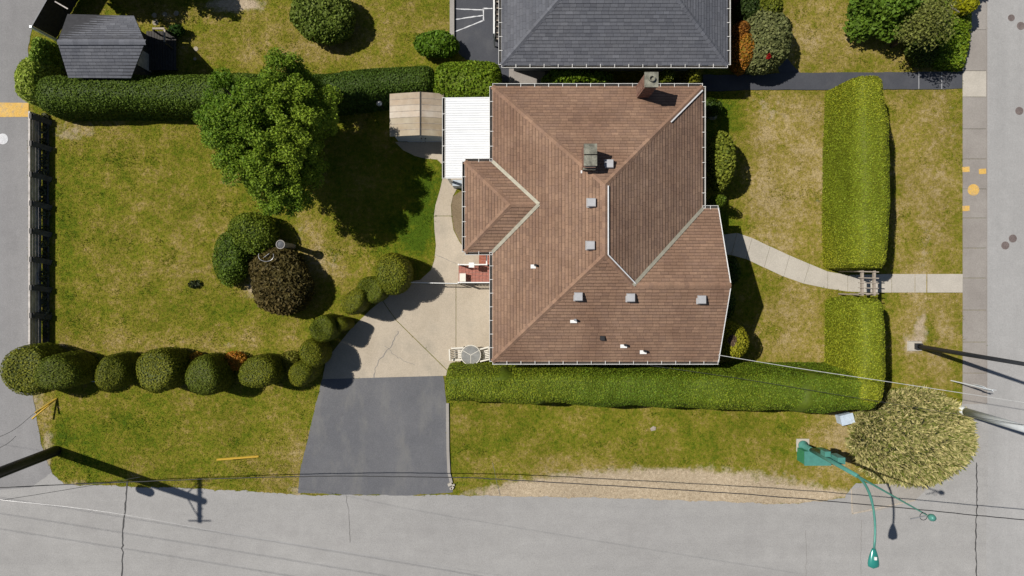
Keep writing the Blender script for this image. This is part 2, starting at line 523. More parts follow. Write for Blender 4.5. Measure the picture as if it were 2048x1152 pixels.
# concrete driveway pad in slabs
pad = empty('concrete_pad', W(830, 660)); pad['kind'] = 'structure'
g = .5
sheet('slab', gxy([(912+g,568),(984,568),(984,726),(912+g,740)]), .020, M['pad'], pad)
sheet('slab', gxy([(912-g,568),(912-g,745),(905,750),(793,640),(765,600),(775,568)]), .023, M['pad'], pad)
sheet('slab', gxy([(792,640.8),(904,751),(645,758),(652,720),(700,660),(740,620),(764,600.8)]), .018, M['pad'], pad)
def strip(name, pts, w, z, mat, parent=None, seed=1, jit=.02):
    """a narrow uneven flat line laid on paving"""
    r = np.random.default_rng(seed)
    P = [np.array(W(x, y)[:2]) for x, y in pts]; Q = []
    for a, b in zip(P[:-1], P[1:]):
        L = np.linalg.norm(b-a); k = max(2, int(L/.15))
        for j in range(k): Q.append(a+(b-a)*j/k + r.normal(size=2)*jit)
    Q.append(P[-1]); L_ = []; R_ = []
    for i, q in enumerate(Q):
        d = Q[min(i+1,len(Q)-1)]-Q[max(i-1,0)]; d = d/max(np.linalg.norm(d),1e-6); nn = np.array((-d[1],d[0]))
        ww = w*(.6+.8*r.random())/2
        L_.append((*(q+nn*ww), z)); R_.append((*(q-nn*ww), z))
    V = L_+R_; n = len(Q)
    o = mesh_obj(name, V, [(n+i, n+i+1, i+1, i) for i in range(n-1)], mat, parent)
    if parent is None: o['kind'] = 'structure'
    return o
strip('crack', [(797,662),(785,690),(772,708),(757,720),(750,735),(748,756)], .035, .0225, M['fine_crack'], pad, 4, .03)
strip('crack', [(770,690),(790,712),(830,730)], .018, .0225, M['fine_crack'], pad, 5, .03)
# asphalt driveway
sheet('driveway', rough_edge(gxy([(645,757.5),(886,751.5),(893,808),(894,900),(896,945),(906,984),(820,991),(700,989),(596,986),(601,940),(622,850),(640,775)]), .02, .2, 13), .014, M['drive'])
kc = MB()
for a, b in (((895,806),(896,900)),((896,900),(898,945)),((898,945),(903,965))):
    pa, pb = W(*a), W(*b); kc.bar((pa[0],pa[1],.04),(pb[0],pb[1],.04), .14, .10)
kc.build('driveway_kerb', M['apron'])['kind'] = 'structure'
for i, (x, y, s, rz) in enumerate(((900,968,.20,.4),(905,975,.16,1.0),(907,969,.12,.2),(902,976,.12,.7))):
    p = W(x, y)
    o = MB().cbox((0,0,.05), s, s*.7, .12, rz).build('kerb_rubble', M['sidewalk_pale'], local=True); o.location = p
    tag(o, 'broken pale concrete lump at the street end of the driveway kerb', 'rubble', 'broken kerb end lumps')
# garden path
gp = empty('garden_path', W(888, 440)); gp['kind'] = 'structure'
sheet('slab', gxy([(868,432.5),(903,432.5),(907,460),(918,482),(931,500),(931,507),(980,507),(980,567),(764,567),(800,566),(840,560),(862,540),(869,520),(872,490),(869,460)]), .018, M['pad'], gp)
sheet('slab', gxy([(888,345),(935,345),(935,372),(917,372),(906,392),(902,410),(903,431.5),(868,431.5),(871,410),(880,380),(884,362)]), .021, M['pad'], gp)
sheet('slab', gxy([(790,284),(938,284),(938,344.5),(887.5,344.5),(884,328),(874,319),(850,317),(830,312),(806,300)]), .018, M['pad'], gp)
strip('crack', [(870,509),(895,520),(913,527)], .02, .0225, M['fine_crack'], gp, 6, .01)
sheet('planting_bed', gxy([(906,393),(935,373),(950,373),(950,505),(932,500),(919,481),(908,459),(904,432),(903,410)]), .012, M['bed'])
# neighbour's dark sealed drive and walk
sheet('neighbour_drive', gxy([(910,-300),(1100,-300),(1100,165),(1000,165),(940,125),(918,108),(910,80)]), .012, M['black_drive'])
sheet('neighbour_yard_paving', gxy([(1018,110),(1090,110),(1090,178),(1018,178)]), .016, M['sidewalk'])
nw = empty('neighbour_walk', W(1650,162)); nw['kind'] = 'structure'
sheet('slab', rough_edge(gxy([(1405,150),(1500,150),(1600,146),(1836,145),(1836,179),(1600,180),(1500,180),(1440,183),(1405,183)]), .012, .3, 3), .060, M['black_drive'], nw)
sheet('step', gxy([(1836.5,144),(1882,144),(1882,179),(1836.5,179)]), .045, M['black_drive'], nw)
sheet('step', gxy([(1882.5,143),(1924,143),(1924,177),(1882.5,179)]), .034, M['black_drive'], nw)
for x in (1836, 1882):
    p = W(x,144.5); q = W(x,178.5)
    MB().bar((p[0],p[1],.07 if x < 1850 else .055),(q[0],q[1],.07 if x < 1850 else .055), .028, .02).build('step_nosing', M['vent'], nw)
sheet('neighbour_side_walk', rough_edge(gxy([(1538,-200),(1548,-200),(1552,20),(1562,60),(1568,110),(1600,146),(1560,150),(1545,100),(1546,40)]), .012, .3, 3), .014, M['black_drive'])
kn = MB(); p = W(904,-200); q = W(904,80); kn.box(p[0]-.1,p[0]+.12,q[1],p[1],-.02,.16); kn.build('neighbour_kerb', M['apron'])['kind'] = 'structure'
# painted lines on the neighbour's drive
for i, (a, b) in enumerate((((911,18),(967,20)),((967,17),(967,42)),((967,17),(985,17)),((910,39),(966,31)),((909,64),(967,41)))):
    strip('painted_line', [a, b], .05, .018, M['white_mark'], None, 20+i, .004)
# crack sealing in the roads
for i, (pts, w, m) in enumerate((([(256,960),(252,1000),(246,1060),(244,1160)], .055, 'tar'), ([(1953,925),(1953,1000),(1951,1080),(1952,1160)], .055, 'tar'),
        ([(692,990),(697,1020),(700,1085)], .014, 'fine_crack'), ([(1611,1060),(1613,1110),(1611,1160)], .014, 'fine_crack'),
        ([(1722,1040),(1721,1160)], .014, 'fine_crack'), ([(985,925),(1000,990)], .015, 'fine_crack'))):
    strip('crack_seal', pts, w, .0245, M[m], None, 40+i, .02)

def disc(name, px, py, r, z, mat, label, cat, group=None, ring=True):
    p = W(px, py)
    e = empty(name, p, label, cat, group)
    MB().lathe([(r, 0), (r, z), (r*.86, z), (r*.86, z-.004), (.001, z-.004)], (0,0,0), 24).build('cover', mat, e, local=True)
    if ring:
        b = MB()
        for k in range(-3, 4):
            y = k*r*.24; hw = math.sqrt(max((r*.8)**2-y*y, 0.0001))
            b.cbox((0,y,z), hw*2, r*.07, .006)
        b.build('ribs', mat, e, local=True)
    return e
for px, py, r, lb in ((2038,222,.20,'round rusty valve cover beside the frame edge, level with the tall hedge'),(2025,477,.20,'upper of two small round iron covers in the side street'),
                      (2010,491,.20,'lower of two small round iron covers in the side street'),(2022,36,.17,'small round iron cover near top corner of the side street'),
                      (2041,52,.20,'iron cover cut by the frame edge at top corner of side street')):
    disc('manhole_cover', px, py, r, .028, M['iron'], lb, 'manhole cover', 'iron covers in the side street')
disc('manhole_cover', 6, 278, .27, .024, M['white_mark'], 'pale round cover in the lane beside the fence', 'manhole cover')
disc('manhole_cover', 1944, 729, .42, .040, M['sidewalk'], 'large grey cover with cross ribs set in the sidewalk', 'manhole cover')
disc('paint_disc', 1946, 380, .29, .040, M['yellow_paint'], 'yellow painted circle on the sidewalk', 'paint mark', None, False)
for px, py, lb in ((1931,339,'yellow painted square on sidewalk edge by the grass, above the yellow circle'),(1964,343,'yellow painted square on the street side of the sidewalk'),(1931,417,'yellow painted square on sidewalk below the yellow circle')):
    p = W(px, py)
    o = MB().cbox((0,0,.037), .36, .26, .006, .05).build('paint_square', M['yellow_paint'], local=True); o.location = p
    tag(o, lb, 'paint mark', 'yellow paint squares on the sidewalk')
o = sheet('speed_hump', gxy([(-300,202),(58,206),(58,234),(-300,236)]), .03, M['yellow_paint'])

# ------------------------------------------------------------------ foliage
def tri_sample(V, F, n, r):
    V = np.asarray(V); F = np.asarray(F)
    T = np.concatenate([F[:, [0,1,2]], F[:, [0,2,3]]]) if F.shape[1] == 4 else F
    a, b, c = V[T[:,0]], V[T[:,1]], V[T[:,2]]
    N = np.cross(b-a, c-a); A = np.linalg.norm(N, axis=1)+1e-12
    idx = r.choice(len(T), n, p=A/A.sum())
    u = r.random((n,1)); v = r.random((n,1)); fl = (u+v) > 1
    u = np.where(fl, 1-u, u); v = np.where(fl, 1-v, v)
    return a[idx]+(b[idx]-a[idx])*u+(c[idx]-a[idx])*v, N[idx]/A[idx][:,None]

def leaves(P, N, size, tilt, r, aspect=1.6, up=0.0):
    """one folded quad per leaf: verts (n*4,3), faces (n,4)"""
    n = len(P)
    nn = N + r.normal(size=(n,3))*tilt; nn[:,2] += up
    nn /= np.linalg.norm(nn, axis=1)[:,None]+1e-9
    t = np.cross(nn, r.normal(size=(n,3))); t /= np.linalg.norm(t, axis=1)[:,None]+1e-9
    b = np.cross(nn, t)
    s = (size*(.6+.8*r.random(n)))[:,None]
    L = t*s*aspect*.5; Wd = b*s*.5
    V = np.stack([P-L, P+Wd-L*.1, P+L, P-Wd-L*.1], 1).reshape(-1,3)
    F = np.arange(n*4).reshape(n,4)
    return V, F

LEAF_GAIN = 1.0
def colours(P, base, alt, r, var=.28, mixscale=.6, seed=3, mixbias=0.0):
    n = len(P)
    m = np.clip(.5+.5*sn(P, mixscale, seed)*.9+r.normal(size=n)*.22+mixbias, 0, 1)[:,None]
    c = np.array(base)[None]*(1-m)+np.array(alt)[None]*m
    return np.clip(c*(1+r.normal(size=(n,1))*var*.6), .004, 1)

def hedge_surface(path, width, height, nu=60, nv=22, n_exp=3.4, end=.8, lump=.06, seed=1, taper=.92):
    """closed clipped hedge along a ground path, rounded ends and shoulders"""
    path = np.array([p[:2] for p in path], dtype=float)
    seg = np.linalg.norm(np.diff(path, axis=0), axis=1); cum = np.concatenate([[0], np.cumsum(seg)]); L = cum[-1]
    us = np.linspace(0, L, nu)
    cx = np.interp(us, cum, path[:,0]); cy = np.interp(us, cum, path[:,1])
    wd = np.interp(us, np.linspace(0, L, len(width)), width) if hasattr(width,'__len__') else np.full(nu, width)
    ht = np.interp(us, np.linspace(0, L, len(height)), height) if hasattr(height,'__len__') else np.full(nu, height)
    tx = np.gradient(cx); ty = np.gradient(cy)
    if nu > 20:
        k = np.ones(7)/7; tx = np.convolve(np.pad(tx,3,'edge'),k,'valid'); ty = np.convolve(np.pad(ty,3,'edge'),k,'valid')
    ln = np.hypot(tx, ty); tx /= ln; ty /= ln
    e = np.minimum(us, L-us)/end
    es = np.clip(1-(1-np.clip(e,0,1))**n_exp, 0, 1)**(1/n_exp); es = np.maximum(es, .03)
    th = np.linspace(-math.pi/2, math.pi/2, nv)
    sx = np.sign(np.sin(th))*np.abs(np.sin(th))**(2/n_exp); sz = np.abs(np.cos(th))**(2/n_exp)
    V = np.zeros((nu, nv, 3))
    off = sx[None,:]*(wd*es/2)[:,None]*(1-(1-taper)*(sz[None,:]))
    V[:,:,0] = cx[:,None]-ty[:,None]*off; V[:,:,1] = cy[:,None]+tx[:,None]*off
    V[:,:,2] = sz[None,:]*(ht*(.35+.65*es))[:,None]
    V = V.reshape(-1,3)
    C = np.stack([np.repeat(cx,nv), np.repeat(cy,nv), np.repeat(ht*.5,nv)],1)
    d = V-C; d /= np.linalg.norm(d,axis=1)[:,None]+1e-6
    V = V+d*(sn(V,1.6,seed)*lump+sn(V,4.5,seed+1)*lump*.5)[:,None]*np.clip(V[:,2:3]/.3,0,1)
    i = np.arange(nu*nv).reshape(nu,nv)
    F = np.stack([i[:-1,:-1].ravel(), i[1:,:-1].ravel(), i[1:,1:].ravel(), i[:-1,1:].ravel()],1)
    return V, F

def blob_surface(rx, ry, h, seed, lump=.1, n_exp=2.4, zc=.5, nu=36, nv=18, lumpscale=2.0):
    """rounded bush standing on z=0"""
    th = np.linspace(0, 2*math.pi, nu, endpoint=False); ph = np.linspace(-math.pi/2, math.pi/2, nv)
    T, Pp = np.meshgrid(th, ph)
    c = np.abs(np.cos(Pp))**(2/n_exp); s = np.sign(np.sin(Pp))*np.abs(np.sin(Pp))**(2/n_exp)
    z = h*zc+np.where(s > 0, s*h*(1-zc), s*h*zc)
    V = np.stack([rx*c*np.cos(T), ry*c*np.sin(T), z],-1).reshape(-1,3)
    d = V-np.array((0,0,h*zc)); d /= np.linalg.norm(d,axis=1)[:,None]+1e-6
    V = V+d*((sn(V,lumpscale,seed)*lump+sn(V,lumpscale*2.7,seed+5)*lump*.45))[:,None]
    V[:,2] = np.maximum(V[:,2], .0)
    i = np.arange(nu*nv).reshape(nv,nu); j = np.roll(i,-1,axis=1)
    F = np.stack([i[:-1].ravel(), j[:-1].ravel(), j[1:].ravel(), i[1:].ravel()],1)
    return V, F

def foliage(parent, V, F, dens, size, base, alt, seed, tilt=.5, aspect=1.5, depth=.06, mat='leaf_dense', shrink=.05, mixscale=.6, up=.0, var=.28, local=True, mixbias=0.0, name='foliage', stick=0.0):
    r = np.random.default_rng(seed)
    a, b, c = V[F[:,0]], V[F[:,1]], V[F[:,2]]
    area = np.linalg.norm(np.cross(b-a, c-a),axis=1).sum()
    n = int(area*dens)
    P, N = tri_sample(V, F, n, r)
    ctr = V.mean(0)
    fl = ((P-ctr)*N).sum(1) < 0
    N[fl] *= -1
    P = P-N*(r.random(n)**2*depth)[:,None]+N*(r.random(n)**3*stick)[:,None]
    P[:,2] = np.maximum(P[:,2], .02)
    LV, LF = leaves(P, N, size, tilt, r, aspect, up)
    C = np.repeat(colours(P, base, alt, r, var, mixscale, seed, mixbias), 4, axis=0)
    lf = mesh_obj(name, LV, LF, M[mat], parent, colr=C, local=local)
    fn = np.cross(b-a, c-a)+np.cross(c-a, V[F[:,3]]-a)
    fc = (a+c)/2
    fn[((fc-ctr)*fn).sum(1) < 0] *= -1
    vn = np.zeros_like(V)
    for k in range(4): np.add.at(vn, F[:,k], fn)
    vn /= np.linalg.norm(vn,axis=1)[:,None]+1e-9
    CV = V-vn*(depth+shrink); CV[:,2] = np.maximum(CV[:,2], .0)
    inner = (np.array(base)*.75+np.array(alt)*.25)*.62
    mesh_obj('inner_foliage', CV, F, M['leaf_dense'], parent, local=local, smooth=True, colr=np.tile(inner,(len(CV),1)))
    return lf

def hedge(name, label, path_px, width, height, base, alt, seed, dens=260, size=.055, group=None, **kw):
    p0 = W(*path_px[0])
    hk = {k: kw.pop(k) for k in ('nu','end','lump','n_exp','taper') if k in kw}
    e = empty(name, p0, label, 'hedge', group)
    path = [np.array(W(x, y))-p0 for x, y in path_px]
    V, F = hedge_surface(path, width, height, seed=seed, **hk)
    # foliage normals: outward from the hedge's own axis
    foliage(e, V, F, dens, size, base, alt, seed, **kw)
    return e

def bush(name, label, cat, px, py, rx, ry, h, base, alt, seed, dens=300, size=.06, group=None, lump=.08, n_exp=2.4, zc=.5, rot=0.0, topz=None, lumpscale=2.0, **kw):
    """px,py is where the photograph shows the widest part of the bush (height about zc*h)"""
    zc_ = zc*h if topz is None else topz
    p = W(px, py, zc_)
    e = empty(name, (p[0],p[1],0), label, cat, group)
    V, F = blob_surface(rx, ry, h, seed, lump, n_exp, zc, lumpscale=lumpscale)
    if rot:
        ca, sa = math.cos(rot), math.sin(rot)
        V = np.stack([V[:,0]*ca-V[:,1]*sa, V[:,0]*sa+V[:,1]*ca, V[:,2]],1)
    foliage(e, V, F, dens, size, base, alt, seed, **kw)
    return e

# ------------------------------------------------------------------ houses
def clip_poly(sub, poly):
    """clip convex polygon sub to convex CCW polygon poly (2-D)"""
    out = sub
    for i in range(len(poly)):
        a = poly[i]; b = poly[(i+1) % len(poly)]
        inp = out; out = []
        if not inp: return []
        def side(p): return (b[0]-a[0])*(p[1]-a[1])-(b[1]-a[1])*(p[0]-a[0])
        for k in range(len(inp)):
            p = inp[k]; q = inp[(k+1) % len(inp)]
            sp_, sq = side(p), side(q)
            if sp_ >= 0: out.append(p)
            if (sp_ >= 0) != (sq >= 0):
                t = sp_/(sp_-sq); out.append((p[0]+(q[0]-p[0])*t, p[1]+(q[1]-p[1])*t))
    return out

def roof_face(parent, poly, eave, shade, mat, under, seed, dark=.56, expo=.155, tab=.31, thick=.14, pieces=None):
    """poly: 3-D planar polygon (CCW seen from above); eave: horizontal direction along the courses.
    Shingle tabs are real lapped pieces, lifted at their lower edge. Concave faces come as convex pieces."""
    r = np.random.default_rng(seed)
    P = np.array(poly); 
    nrm = np.zeros(3)
    for i in range(len(P)): nrm += np.cross(P[i]-P[0], P[(i+1)%len(P)]-P[0])
    nrm /= np.linalg.norm(nrm)
    if nrm[2] < 0: nrm = -nrm; P = P[::-1]
    U = np.array((eave[0], eave[1], 0.)); U /= np.linalg.norm(U)
    Vd = np.cross(nrm, U)
    if Vd[2] < 0: U = -U; Vd = np.cross(nrm, U)
    O = P[0]
    # deck board under the shingles
    n = len(P)
    DV = [tuple(p) for p in P]+[tuple(p-np.array((0,0,thick))) for p in P]
    DF = [tuple(range(n)), tuple(range(2*n-1, n-1, -1))]+[(i, n+i, n+(i+1)%n, (i+1)%n) for i in range(n)]
    deck = mesh_obj('roof_deck', DV, DF, M[under], parent)
    parts2 = []
    for pc in (pieces or [poly]):
        q = [((np.array(p)-O)@U, (np.array(p)-O)@Vd) for p in pc]
        parts2.append(ccw(q))
    allp = [p for q in parts2 for p in q]
    u0, u1 = min(p[0] for p in allp), max(p[0] for p in allp)
    v0, v1 = min(p[1] for p in allp), max(p[1] for p in allp)
    VV = []; FF = []; CC = []
    row = 0; v = v0
    while v < v1:
        off = (row % 2)*tab*.5+r.random()*.06
        u = u0-tab+off
        rowv = 1+r.normal()*.035
        while u < u1:
            w = tab*(.85+.3*r.random())
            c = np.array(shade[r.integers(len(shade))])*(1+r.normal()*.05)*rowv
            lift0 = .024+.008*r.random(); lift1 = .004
            for (fa, fb, cm) in ((0, .70, 1.0), (.70, 1.0, dark)):  # upper band of each tab painted darker to draw the course shadow lines
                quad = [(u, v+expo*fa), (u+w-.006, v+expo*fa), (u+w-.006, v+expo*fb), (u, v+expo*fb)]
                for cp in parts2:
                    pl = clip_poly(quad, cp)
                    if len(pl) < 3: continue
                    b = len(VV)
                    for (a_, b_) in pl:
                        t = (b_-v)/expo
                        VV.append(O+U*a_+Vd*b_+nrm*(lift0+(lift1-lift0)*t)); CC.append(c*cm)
                    FF.append(tuple(range(b, b+len(pl))))
                    if fa == 0:
                        lo = sorted(range(len(pl)), key=lambda k: pl[k][1])[:2]
                        if abs(pl[lo[0]][1]-v) < 1e-6 and abs(pl[lo[1]][1]-v) < 1e-6:
                            i0, i1 = lo
                            if pl[i0][0] > pl[i1][0]: i0, i1 = i1, i0
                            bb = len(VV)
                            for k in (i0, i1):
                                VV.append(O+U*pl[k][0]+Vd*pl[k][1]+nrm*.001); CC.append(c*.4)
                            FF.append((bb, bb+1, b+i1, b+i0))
            u += w
        v += expo; row += 1
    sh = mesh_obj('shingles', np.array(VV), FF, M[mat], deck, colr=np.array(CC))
    sh['kind'] = 'stuff'
    return deck

def caps(parent, a, b, shade, mat, seed, w=.24, step=.22):
    """lapped ridge or hip caps"""
    r = np.random.default_rng(seed)
    a = np.array(a); b = np.array(b); L = np.linalg.norm(b-a); d = (b-a)/L
    s = np.cross(d, (0,0,1)); s /= np.linalg.norm(s); up = np.cross(s, d)
    n = max(1, int(L/step)); V = []; F = []; C = []
    for i in range(n):
        p = a+d*(L*i/n); q = a+d*(L*(i+1)/n+.03)
        k = len(V); c = np.array(shade[r.integers(len(shade))])*(1.08+r.normal()*.07)
        for t, lf in ((p, .045), (q, .030)):
            V += [t-s*w/2+up*(lf-.055), t+up*lf+up*.012, t+s*w/2+up*(lf-.055)]
        F += [(k,k+1,k+4,k+3),(k+1,k+2,k+5,k+4),(k,k+2,k+1)]
        C += [c]*6
    o = mesh_obj('ridge_caps', np.array(V), F, M[mat], parent, colr=np.array(C)); o['kind'] = 'stuff'
    return o

def gutter(parent, a, b, out, tick=.62):
    """open trough along an eave from a to b; out = outward horizontal direction. White lip, dark debris, white hangers"""
    a = np.array(a, float); b = np.array(b, float); o = np.array((out[0], out[1], 0.)); L = np.linalg.norm(b-a); d = (b-a)/L
    z = np.array((0,0,1.))
    g = MB()
    def slab(c0, c1, w, h):
        g.bar(c0, c1, w, h)
    slab(a+o*.125+z*-.03, b+o*.125+z*-.03, .022, .12)
    slab(a+o*.01+z*-.05, b+o*.01+z*-.05, .02, .10)
    slab(a+o*.068+z*-.095, b+o*.068+z*-.095, .115, .014)
    gt = g.build('gutter', M['gutter'], parent)
    MB().bar(a+o*.062+z*-.075, b+o*.062+z*-.075, .085, .02).build('leaf_litter', M['gutter_in'], gt)
    n = max(2, int(L/tick)); h = MB()
    for i in range(n+1):
        p = a+d*(L*(i+.02)/(n+.04))
        h.bar(p-o*.04+z*.034, p+o*.14+z*.034, .028, .01)
    hg = h.build('hangers', M['gutter'], gt); hg['kind'] = 'stuff'
    return gt

def bricks(parent, x0, x1, y0, y1, z0, z1, seed, mortar=True):
    """brick stack: lapped individual bricks joined round a mortar core"""
    r = np.random.default_rng(seed)
    MB().box(x0+.012, x1-.012, y0+.012, y1-.012, z0, z1-.01).build('mortar', M['mortar'], parent)
    V = []; F = []; C = []
    bh = .075; bl = .21
    row = 0; z = z0
    def bx(ax0, ax1, ay0, ay1, az0, az1, c):
        k = len(V)
        V.extend([(ax0,ay0,az0),(ax1,ay0,az0),(ax1,ay1,az0),(ax0,ay1,az0),(ax0,ay0,az1),(ax1,ay0,az1),(ax1,ay1,az1),(ax0,ay1,az1)])
        F.extend([tuple(k+i for i in f) for f in ((0,3,2,1),(4,5,6,7),(0,1,5,4),(1,2,6,5),(2,3,7,6),(3,0,4,7))])
        C.extend([c]*8)
    while z < z1-.02:
        zt = min(z+bh-.010, z1)
        for axis in (0, 1):
            lo, hi = (x0, x1) if axis == 0 else (y0+.10, y1-.10)
            u = lo-(row % 2)*bl*.5
            while u < hi:
                a, b = max(u, lo)+.004, min(u+bl, hi)-.004
                if b-a > .03:
                    for side in (0, 1):
                        c = np.array((.21,.115,.085))*(.7+.6*r.random()); c[1:] *= .9+.25*r.random()
                        pr = r.random()*.006
                        if axis == 0:
                            if side == 0: bx(a, b, y0-pr, y0+.09, z, zt, c)
                            else: bx(a, b, y1-.09, y1+pr, z, zt, c)
                        else:
                            if side == 0: bx(x0-pr, x0+.09, a, b, z, zt, c)
                            else: bx(x1-.09, x1+pr, a, b, z, zt, c)
                u += bl
        z += bh; row += 1
    o = mesh_obj('bricks', np.array(V), F, M['brick'], parent, colr=np.array(C)); o['kind'] = 'stuff'

def window(parent, c, out, w, h):
    """window on a wall: c centre on the wall face, out outward unit xy"""
    c = np.array(c); o = np.array((out[0], out[1], 0.)); s = np.array((-out[1], out[0], 0.)); z = np.array((0,0,1.))
    f = MB()
    for sg in (-1, 1):
        f.bar(c+s*sg*w/2-z*h/2+o*.02, c+s*sg*w/2+z*h/2+o*.02, .07, .06, up=tuple(o))
        f.bar(c-s*(w/2-.036)+z*sg*h/2+o*.02, c+s*(w/2-.036)+z*sg*h/2+o*.02, .07, .06)
    f.bar(c-z*(h/2-.036)+o*.018, c+z*(h/2-.036)+o*.018, .04, .04, up=tuple(o))
    fr = f.build('window', M['white'], parent)
    for sg in (-1, 1):
        MB().bar(c+s*sg*w/4-z*(h/2-.04)+o*.008, c+s*sg*w/4+z*(h/2-.04)+o*.008, w/2-.09, .012, up=tuple(o)).build('pane', M['glass'], fr)
    MB().bar(c-s*(w/2+.06)-z*(h/2+.06)+o*.05, c+s*(w/2+.06)-z*(h/2+.06)+o*.05, .12, .05).build('sill', M['white'], fr)

# --- main house
BROWN = [(.284,.178,.120),(.270,.169,.115),(.290,.183,.124),(.254,.160,.112),(.284,.180,.122),(.260,.165,.116)]
ze = 3.1
se = (1-ze/H)
hx0, hx1 = (985-NX)*se/PPM, (1405-NX)*se/PPM
hy1, hy0 = (NY-173)*se/PPM, (NY-723)*se/PPM
gx1 = (1436-NX)*se/PPM                  # gable rake
gy1 = (NY-417)*se/PPM                   # gable north eave
gy0 = hy0
bx0_ = (930-NX)*se/PPM; by1_ = (NY-323)*se/PPM; by0_ = (NY-504)*se/PPM
pit = .50
ridx = (hx0+hx1)/2; half = (hx1-hx0)/2
zr = ze+half*pit
A1 = np.array((ridx, hy1-half, zr)); A2 = np.array((ridx, hy0+half, zr))
gyr = (gy0+gy1)/2; ghalf = (gy1-gy0)/2; zg = ze+ghalf*pit
# where the gable ridge meets the south-east hip
G1 = np.array((hx1-ghalf, gyr, zg)); GP = np.array((gx1, gyr, zg))
house = empty('bungalow', ((hx0+hx1)/2, (hy0+hy1)/2, 0), 'brown shingled hip roof bungalow with white gutters and two chimneys', 'house')
E = lambda x, y, z=ze: np.array((x, y, z))
NW, NE, SE_, SW = E(hx0,hy1), E(hx1,hy1), E(hx1,hy0), E(hx0,hy0)
roofs = []
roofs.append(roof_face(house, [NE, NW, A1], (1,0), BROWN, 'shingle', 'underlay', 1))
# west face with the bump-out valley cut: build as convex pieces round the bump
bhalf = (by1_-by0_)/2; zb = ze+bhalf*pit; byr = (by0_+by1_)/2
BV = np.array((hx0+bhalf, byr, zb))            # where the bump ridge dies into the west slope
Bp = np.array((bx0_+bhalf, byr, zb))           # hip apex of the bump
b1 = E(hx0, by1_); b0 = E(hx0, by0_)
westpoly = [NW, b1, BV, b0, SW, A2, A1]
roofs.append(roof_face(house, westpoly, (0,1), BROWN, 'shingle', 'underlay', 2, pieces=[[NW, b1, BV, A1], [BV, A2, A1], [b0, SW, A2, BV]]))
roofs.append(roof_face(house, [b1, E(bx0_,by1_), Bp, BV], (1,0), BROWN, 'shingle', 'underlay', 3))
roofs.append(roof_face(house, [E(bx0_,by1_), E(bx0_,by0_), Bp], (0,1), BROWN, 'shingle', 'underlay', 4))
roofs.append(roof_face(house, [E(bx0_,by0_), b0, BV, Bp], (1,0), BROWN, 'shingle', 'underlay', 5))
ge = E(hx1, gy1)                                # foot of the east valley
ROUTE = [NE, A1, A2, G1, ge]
SHADED_BROWN = [tuple(np.array(c)*(.84,.87,.91)) for c in BROWN]  # same shingles, colour darkened for the slope turned away from the sun
roofs.append(roof_face(house, ROUTE, (0,1), SHADED_BROWN, 'shingle', 'underlay', 6))
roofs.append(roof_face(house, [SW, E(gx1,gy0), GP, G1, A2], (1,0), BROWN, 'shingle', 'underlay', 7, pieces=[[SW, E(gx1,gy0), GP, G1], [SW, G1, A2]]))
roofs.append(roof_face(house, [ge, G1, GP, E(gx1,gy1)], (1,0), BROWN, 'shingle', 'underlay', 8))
for i, (p, q) in enumerate(((NW,A1),(NE,A1),(A1,A2),(SW,A2),(A2,G1),(G1,GP),(E(bx0_,by1_),Bp),(E(bx0_,by0_),Bp),(Bp,BV))):
    caps(roofs[0], p, q, BROWN, 'shingle', 30+i)
def valley(p, q, w=.15, m='valley', lift=.075):
    p = np.array(p); q = np.array(q)
    MB().bar(p+np.array((0,0,lift)), q+np.array((0,0,lift)), w, .012).build('valley_flashing', M[m], house)
valley(b1, BV); valley(b0, BV); valley(ge, G1)
up_ = np.array((0,0,.06))
def edge_strip(p, q, sx, w=.05):
    p = np.array(p)+np.array((*sx,.05)); q = np.array(q)+np.array((*sx,.05))
    MB().bar(p, q, w, .02).build('edge_flashing', M['flash'], house)
edge_strip(A1+np.array((.13,-.05,-.03)), A2+np.array((.13,0,-.03)), (0,0))
edge_strip(A2+np.array((.13,0,-.03)), G1+np.array((.10,.08,.0)), (0,0))
edge_strip(NE+(A1-NE)*.36+np.array((.07,-.1,0)), NE+(A1-NE)*.02+np.array((.07,-.1,0)), (0,0), .06)
# gutters
for a, b, o in ((NW,NE,(0,1)),(NE,ge,(1,0)),(SW,E(gx1,gy0),(0,-1)),(SW,b0,(-1,0)),(b1,NW,(-1,0)),(E(bx0_,by1_),E(bx0_,by0_),(-1,0)),(E(bx0_,by1_),b1,(0,1)),(E(bx0_,by0_),b0,(0,-1)),(ge,E(gx1,gy1),(0,1))):
    gutter(house, a, b, o)
# rake boards on the gable
for y in (gy1, gy0):
    MB().bar((gx1+.02, y, ze-.08), (gx1+.02, gyr, zg-.08), .04, .18).build('rake_board', M['white'], house)
